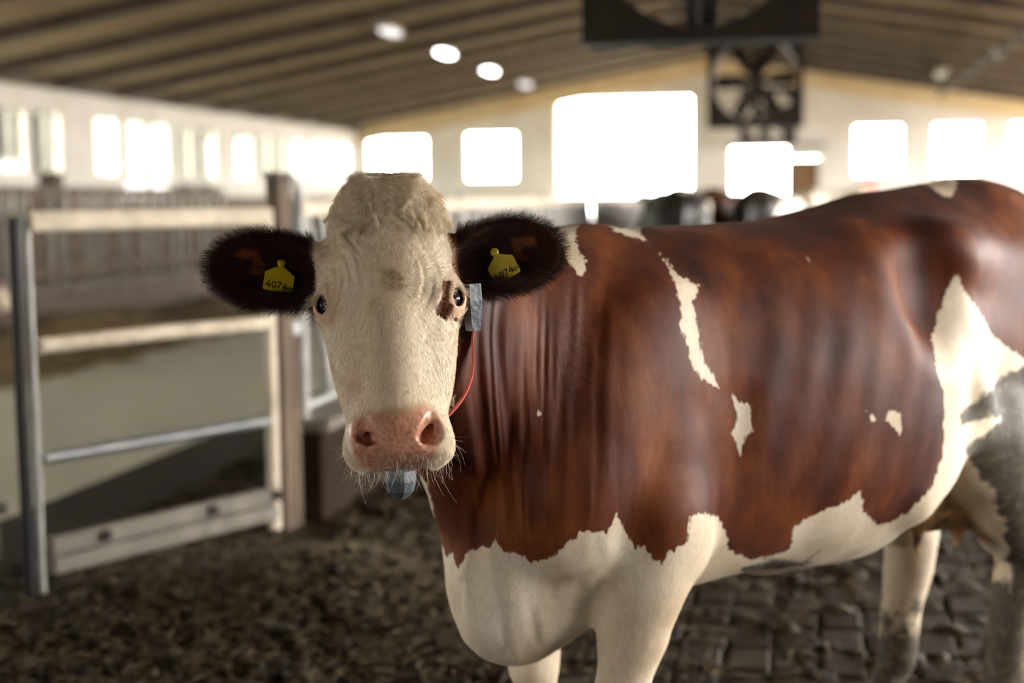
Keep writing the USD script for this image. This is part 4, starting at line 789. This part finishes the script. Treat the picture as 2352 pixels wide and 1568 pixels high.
# fur
def sample(mask, n, seed):
    r = np.random.default_rng(seed); tri = CT[mask[CT].all(1)]
    a = np.linalg.norm(np.cross(CV[tri[:, 1]] - CV[tri[:, 0]], CV[tri[:, 2]] - CV[tri[:, 0]]), axis=1)
    t = tri[r.choice(len(tri), n, p=a / a.sum())]; w = r.dirichlet((1, 1, 1), n)
    return (CV[t] * w[..., None]).sum(1), (NV[t] * w[..., None]).sum(1)
def hair_mat(name, stops, rough=.5):
    return usdkit.material(stage, K + name, {'h': ('hair_info', {}), 'w': ('white_noise_texture', {'dimensions': '1D'}), 'g': ('geometry', {}), 'n': ('noise_texture', {'scale': 90.0, 'detail': 2.0}), 'a': ('math', {'math_type': 'multiply_add', 'value2': .5, 'value3': -.25}), 's': ('map_range', {'from_min': .3, 'from_max': .7}), 'b': ('math', {'math_type': 'add', 'use_clamp': True}), 'r': ('rgb_ramp', {'ramp': stops}), 'p': ('principled_bsdf', {'roughness': rough, 'specular_ior_level': .3})},
        [('h.index', 'w.w'), ('w.value', 'a.value1'), ('g.position', 'n.vector'), ('n.fac', 's.value'), ('s.result', 'b.value1'), ('a.value', 'b.value2'), ('b.value', 'r.fac'), ('r.color', 'p.base_color')], surface='p.BSDF')
M['cream_hair'] = hair_mat('cream_hair', [(0, lin('#cbb698')), (.4, lin('#e6d6bd')), (1, lin('#f7eee0'))]); M['dark_hair'] = hair_mat('dark_hair', [(0, lin('#140a07')), (.6, lin('#29140d')), (1, lin('#4a271a'))]); M['poll_hair'] = hair_mat('poll_hair', [(0, lin('#cdb893')), (.4, lin('#e4d3b4')), (1, lin('#f6ecd9'))]); M['white_hair'] = hair_mat('white_hair', [(0, lin('#d8cbb0')), (1, lin('#fbf5e6'))]); M['brown_hair'] = hair_mat('brown_hair', [(0, lin('#4a2110')), (1, lin('#80451f'))])
def unit(v): return v / np.maximum(np.linalg.norm(v, axis=1, keepdims=True), 1e-9)
def face_coat(name, mask, n, seed, m):
    R_, N_ = sample(mask, n, seed); x, t = (R_ - HO) @ HX, (R_ - HO) @ HD
    dx, dt = x - .008, t - .1936; rr = np.hypot(dx, dt) + 1e-4; up_ = np.clip((.20 - t) / .16, 0, 1)
    wav = np.sin(t * 80 + 5 * meshkit.noise(np.stack([x * 28, t * 28, 0 * x], -1), 8)) * up_
    d2 = np.stack([dx / rr + .75 * wav, dt / rr + .25 * np.cos(x * 70) * up_], 1); tuft = np.clip((.085 - t) / .05, 0, 1)[:, None]
    d2 = d2 * (1 - tuft) + tuft * np.stack([.8 * np.sin(x * 60 + t * 30), np.full(len(x), .75)], 1)
    dirs = d2[:, :1] * HX + d2[:, 1:] * HD; dirs = unit(dirs - N_ * (dirs * N_).sum(1, keepdims=True) * .9)
    lift = .22 + .22 * tuft[:, 0] + .15 * up_ - .10 * np.clip(1 - rr / .02, 0, 1)
    ln = (.0095 + .011 * up_ + .012 * tuft[:, 0]) * rng.uniform(.7, 1.25, len(x))
    strands(name, cow, LOC(R_ - N_ * .0006), unit(dirs + N_ * lift[:, None]), ln, rng.uniform(.0002, .00036, len(x)), m, .15, 4, ups=-N_ * .12, clump=n // 8, cs=.17)
face_coat('face_fur', is_head & (white > .003) & (pink < .25) & (tanm < .5) & (eyed > .0335) & (hn > -.13), 56000, 5, M['cream_hair'])
face_coat('eye_patch_fur', is_head & (eye_mark > -.001) & (eyed > .030), 1500, 15, M['brown_hair'])
M['whorl_hair'] = hair_mat('whorl_hair', [(0, lin('#8a7456')), (.6, lin('#b8a382')), (1, lin('#dccbb0'))])
R_, N_ = sample(is_head & (np.hypot(hx - .008, ht - .1936) < .013), 420, 18); x, t = (R_ - HO) @ HX - .008, (R_ - HO) @ HD - .1936; rr = np.hypot(x, t) + 1e-5
strands('whorl_hair', cow, LOC(R_ + N_ * .001), unit((x / rr)[:, None] * HX + (t / rr)[:, None] * HD + N_ * .10), rng.uniform(.010, .018, 420), .00026, M['whorl_hair'], .10, 4)
# poll locks
pm = is_head & (ht < .095) & (hn > -.10) & (~is_ear) & (np.abs(hx) < .105)
R_, N_ = sample(pm, 15000, 6); x, t = (R_ - HO) @ HX, (R_ - HO) @ HD
cl_ = meshkit.noise(np.stack([x * 40, t * 40, 0 * x], -1), 12) - .5
dirs = unit((np.sign(x) * .25 + 2.2 * cl_)[:, None] * HX + HD * .8 + N_ * (.20 + .30 * np.clip((.02 - t) / .03, 0, 1))[:, None])
strands('poll_locks', cow, LOC(R_), dirs, rng.uniform(.024, .048, len(x)), rng.uniform(.0003, .00052, len(x)), M['poll_hair'], .12, 7, curl=.13, ups=-N_ * .30, clump=260, cs=.72)
em = is_ear & (np.abs(hx) > .125)
R_, N_ = sample(em, 42000, 7); x, t = (R_ - HO) @ HX, (R_ - HO) @ HD
out = np.sign(x)[:, None] * HX * 1.0 - HD * .12; cen = np.stack([np.sign(x) * .214, np.where(x < 0, .122, .120)], 1); rad = np.stack([x, t], 1) - cen
radial = unit(rad[:, :1] * HX + rad[:, 1:] * HD); q = np.hypot(rad[:, 0] / .11, rad[:, 1] / .076); rimk = np.clip((q - .78) / .2, 0, 1)[:, None]
dirs = unit(out * 1.0 + radial * (.25 + .55 * rimk) + N_ * .38 + rng.normal(0, .14, R_.shape))
strands('ear_fur', cow, LOC(R_ - N_ * .0005), dirs, (.017 + .004 * rimk[:, 0]) * rng.uniform(.6, 1.35, len(x)), rng.uniform(.0002, .00036, len(x)), M['dark_hair'], .3, 4, clump=4200, cs=.35)
for i, sg in ((0, -1), (1, 1)):
    a = rng.uniform(.05, 1.1, 70); g_ = HX * sg * .62 + HN * .78; s_ = unit((HX * sg)[None] - g_ * sg * 0)[0]; up_ = -HD
    R_ = EYES[i] + (np.cos(a)[:, None] * HX * sg + np.sin(a)[:, None] * up_) * .0245 + HN * (.010 + .010 * np.sin(a))[:, None]
    strands('eyelashes', cow, LOC(R_), unit(HX * sg * (.9 + .2 * np.cos(a))[:, None] + HN * .45 + up_ * rng.uniform(-.35, .1, (70, 1))), rng.uniform(.018, .034, 70), .0003, M['white_hair'], .25, 5, ups=np.tile(HD * .4, (70, 1)))
mm = is_head & (ht > .455) & (hn > -.12) & ((np.abs(hx) > .066) | (ht > .484))
R_, N_ = sample(mm, 170, 9); low_ = ((R_ - HO) @ HD > .487).astype(float)
strands('whiskers', cow, LOC(R_), unit(N_ * .8 + HD * (.45 + .5 * low_)[:, None] + rng.normal(0, .22, R_.shape)), rng.uniform(.012, .034, 170) * (1 + .7 * low_ * (rng.random(170) < .25)), rng.uniform(.0002, .00036, 170), M['white_hair'], .45, 6, ups=np.tile(HD * .2, (170, 1)))

# ear tags
M['tag'] = mat('tag_yellow', '#c9b312', '#b39d10', 12, .45); M['ink'] = mat('tag_ink', '#17150c', '#17150c', 5, .6)
def ear_tag(origin, ax, dn, flip):
    nn = np.cross(ax, dn); nn = nn / np.linalg.norm(nn)
    if nn @ HN < 0: nn = -nn
    w, h = .0255, .036
    shape = Polygon([(-w, -h * .25), (-w * .45, -h * .52), (-w * .22, -h * .62), (-w * .16, -h * .98), (w * .16, -h * .98), (w * .22, -h * .62), (w * .45, -h * .52), (w, -h * .25), (w, h * .62), (w * .92, h * .68), (-w * .92, h * .68), (-w, h * .62)]).buffer(.0015).buffer(-.0005)
    put = lambda V_: LOC(origin + V_[:, :1] * ax + V_[:, 1:2] * dn + V_[:, 2:3] * nn)
    m = trimesh.creation.extrude_polygon(shape, .0016, engine='earcut'); m = trimesh.Trimesh(put(m.vertices), m.faces, process=False); m.fix_normals()
    t = obj('ear_tag', m, M['tag'], cow)
    for s_, hh, x0, y0 in (('4074', .0122, -.0232, .0190), ('128', .0058, .0108, .0180)):
        q = meshkit.text_mesh(s_, hh, .0004, True); V_ = q.vertices * [.92, -1, 1] + [x0, y0, .0016]; q = trimesh.Trimesh(put(V_), q.faces, process=False); q.fix_normals(); obj('number', q, M['ink'], t)
    bt = lathe([(0, 0), (.007, 0), (.008, .002), (.006, .005), (0, .006)], 16); V_ = bt.vertices + [0, -h * .86, .001]; q = trimesh.Trimesh(put(V_), bt.faces, process=False); q.fix_normals(); obj('button', q, M['tag'], t)
u3 = lambda v: v / np.linalg.norm(v)
aL = u3(HX * .95 + HD * .19 - HN * .20); dL = u3(HD - aL * (HD @ aL) + HN * .1); dL = u3(dL - aL * (dL @ aL)); ear_tag(H(-.194, .140, -.107), aL, dL, 1)
aR = u3(HX * .84 - HD * .36 + HN * .35); dR = u3(HD + HX * .12); dR = u3(dR - aR * (dR @ aR)); ear_tag(H(.207, .141, -.104), aR, dR, 1)

# collar with its transponder and weight
from scipy.ndimage import map_coordinates
def field_at(P_):
    return map_coordinates(fld.F, [np.interp(P_[:, i], a, np.arange(len(a))) for i, a in enumerate(fld.A)], order=1, mode='nearest')
aa = np.linspace(0, 2 * np.pi, 97)[:-1]; ctr = np.array([-.205, 2.615, 1.14])
ray = np.stack([np.cos(aa), .30 * np.sin(aa), np.sin(aa)], 1); ray /= np.linalg.norm(ray, axis=1, keepdims=True)
rad = np.full(96, .05)
for _ in range(140): rad += np.where(field_at(ctr + ray * rad[:, None]) < .004, .003, 0)
loose = np.clip(-np.sin(aa), 0, 1); rad = np.maximum(rad, .205 * loose ** 2.5); rad = np.maximum(rad, .131 * np.clip(np.cos(aa) * 2.5, 0, 1) * (np.sin(aa) < .6))
for _ in range(3): rad = np.maximum(rad, (np.roll(rad, 1) + rad + np.roll(rad, -1)) / 3)
cp = ctr + ray * rad[:, None]
tg = unit(np.roll(cp, -1, 0) - np.roll(cp, 1, 0)); wd = unit(np.cross(tg, ray)); V_ = []
for o_, q in ((-.012, .0), (.012, 0), (.012, .004), (-.012, .004)): V_.append(cp + wd * o_ + ray * q)
V_ = np.stack(V_, 1).reshape(-1, 3); F_ = []
for i in range(96):
    j = (i + 1) % 96
    for k in range(4): l = (k + 1) % 4; F_ += [[4 * i + k, 4 * i + l, 4 * j + l], [4 * i + k, 4 * j + l, 4 * j + k]]
q = trimesh.Trimesh(LOC(V_), np.array(F_), process=False); q.fix_normals()
M['collar'] = mat('collar_web', '#c9604f', '#b04a3b', 12, .7, .3, 200); M['grey_plastic'] = mat('grey_plastic', '#666e77', '#474d54', 14, .4, .2, 90, c='#838c94')
col = obj('collar', q, M['collar'], cow, label='red webbing neck collar')
c0 = np.array([-.0705, 2.53, 1.2455])
tr = trimesh.convex.convex_hull(np.vstack([[(sx * .012, sy * .014, .042) for sx in (-1, 1) for sy in (-1, 1)], [(sx * .009, sy * .011, -.042) for sx in (-1, 1) for sy in (-1, 1)], [(sx * .013, sy * .015, .01) for sx in (-1, 1) for sy in (-1, 1)]]))
tr.apply_transform(trimesh.transformations.rotation_matrix(.6, [0, 0, 1])); tr.apply_transform(trimesh.transformations.rotation_matrix(-.04, [0, 1, 0])); tr.apply_translation(LOC(c0)); obj('transponder', tr, M['grey_plastic'], col, smooth=False)
wt = lathe([(0, -.034), (.008, -.032), (.020, -.020), (.024, -.004), (.022, .012), (.012, .024), (0, .028)], 10); wt.apply_transform(trimesh.transformations.scale_matrix(1.2)); wt.apply_translation(LOC(np.array([-.206, 2.560, .932]))); obj('weight', wt, M['grey_plastic'], col, smooth=20)

# ------------------------------------------------------------------ other cattle, further back
def far_cow(head_down):
    f = Field(np.arange(-1.75, 1.42, .026).astype(F32), np.arange(-.5, .5, .026).astype(F32), np.arange(-.02, 1.56, .026).astype(F32))
    O, E_, L_ = np.zeros(3), np.array([-1.0, 0, 0]), np.array([0, 1.0, 0]); cow_body(f, O, E_, L_)
    if head_down: nk, hd = [(.1, 0, 1.05), (.5, 0, 1.06), (.86, 0, .98)], [(.88, 0, .98), (1.08, 0, .78), (1.24, 0, .50)]
    else: nk, hd = [(.1, 0, 1.05), (.5, 0, 1.2), (.72, 0, 1.30)], [(.72, 0, 1.32), (.92, 0, 1.20), (1.12, 0, 1.02)]
    f.chain(nk, [.27, .18, .14], .08); f.chain(hd, [.125, .11, .075], .04)
    h0 = np.array(hd[0]) + (np.array([.03, 0, .06]) if not head_down else np.array([.06, 0, .05]))
    for sg in (1, -1): f.ball(h0 + [0, .19 * sg, 0], np.eye(3), (.035, .10, .055), .04)
    V_, Q_ = f.mesh(); T_ = quad_tris(Q_); return relax(V_, T_, 2) * 1.03, T_
up_cow, down_cow = far_cow(False), far_cow(True)
def hide(name, dark, pale, th, sc=1.6, off=0.0):
    return usdkit.material(stage, K + name, {'tc': ('texture_coordinate', {}), 'm': ('mapping', {'location': (off, off, off)}), 'n': ('noise_texture', {'scale': sc, 'detail': 2.0}), 'r': ('map_range', {'from_min': th, 'from_max': th + .015, 'clamp': True}), 'c': ('mix_color', {'a': lin(dark), 'b': lin(pale)}), 'p': ('principled_bsdf', {'roughness': .5})},
        [('tc.object', 'm.vector'), ('m.vector', 'n.vector'), ('n.fac', 'r.value'), ('r.result', 'c.fac'), ('c.result', 'p.base_color')], surface='p.BSDF')
for lab, u, v, rz, shape, m in (
    ('dark cow with a pale patch, standing far back nearest the slanted bar fence', -1.35, 14.6, BARN + 100, up_cow, hide('hide_black', '#1f1a17', '#d9ccb4', .60, 1.9, 3.1)),
    ('brown cow standing far back between two dark cows', -.75, 17.0, BARN + 80, up_cow, hide('hide_brown', '#4a2a1d', '#cbb89a', .70, 1.6, 5.0)),
    ('dark and white cow far back in front of the low doorway', -.10, 15.6, BARN + 75, up_cow, hide('hide_pied', '#231d19', '#e0d4bf', .52, 1.5, 8.3)),
    ('pale cow far back, just showing above the front cow back', .55, 19.5, BARN + 95, up_cow, hide('hide_pale', '#6b4a36', '#dccdb2', .42, 1.4, 2.2)),
    ('brown cow feeding with lowered head at the left edge of the picture', -8.27, 11.18, BARN + 25, down_cow, hide('hide_red', '#6a3018', '#dccbb0', .56, 1.7, 6.6))):
    c = thing('far_cow', lab, 'cow', bw(u, v, 0.0), rz); obj('body', shape, m, c, smooth=True)
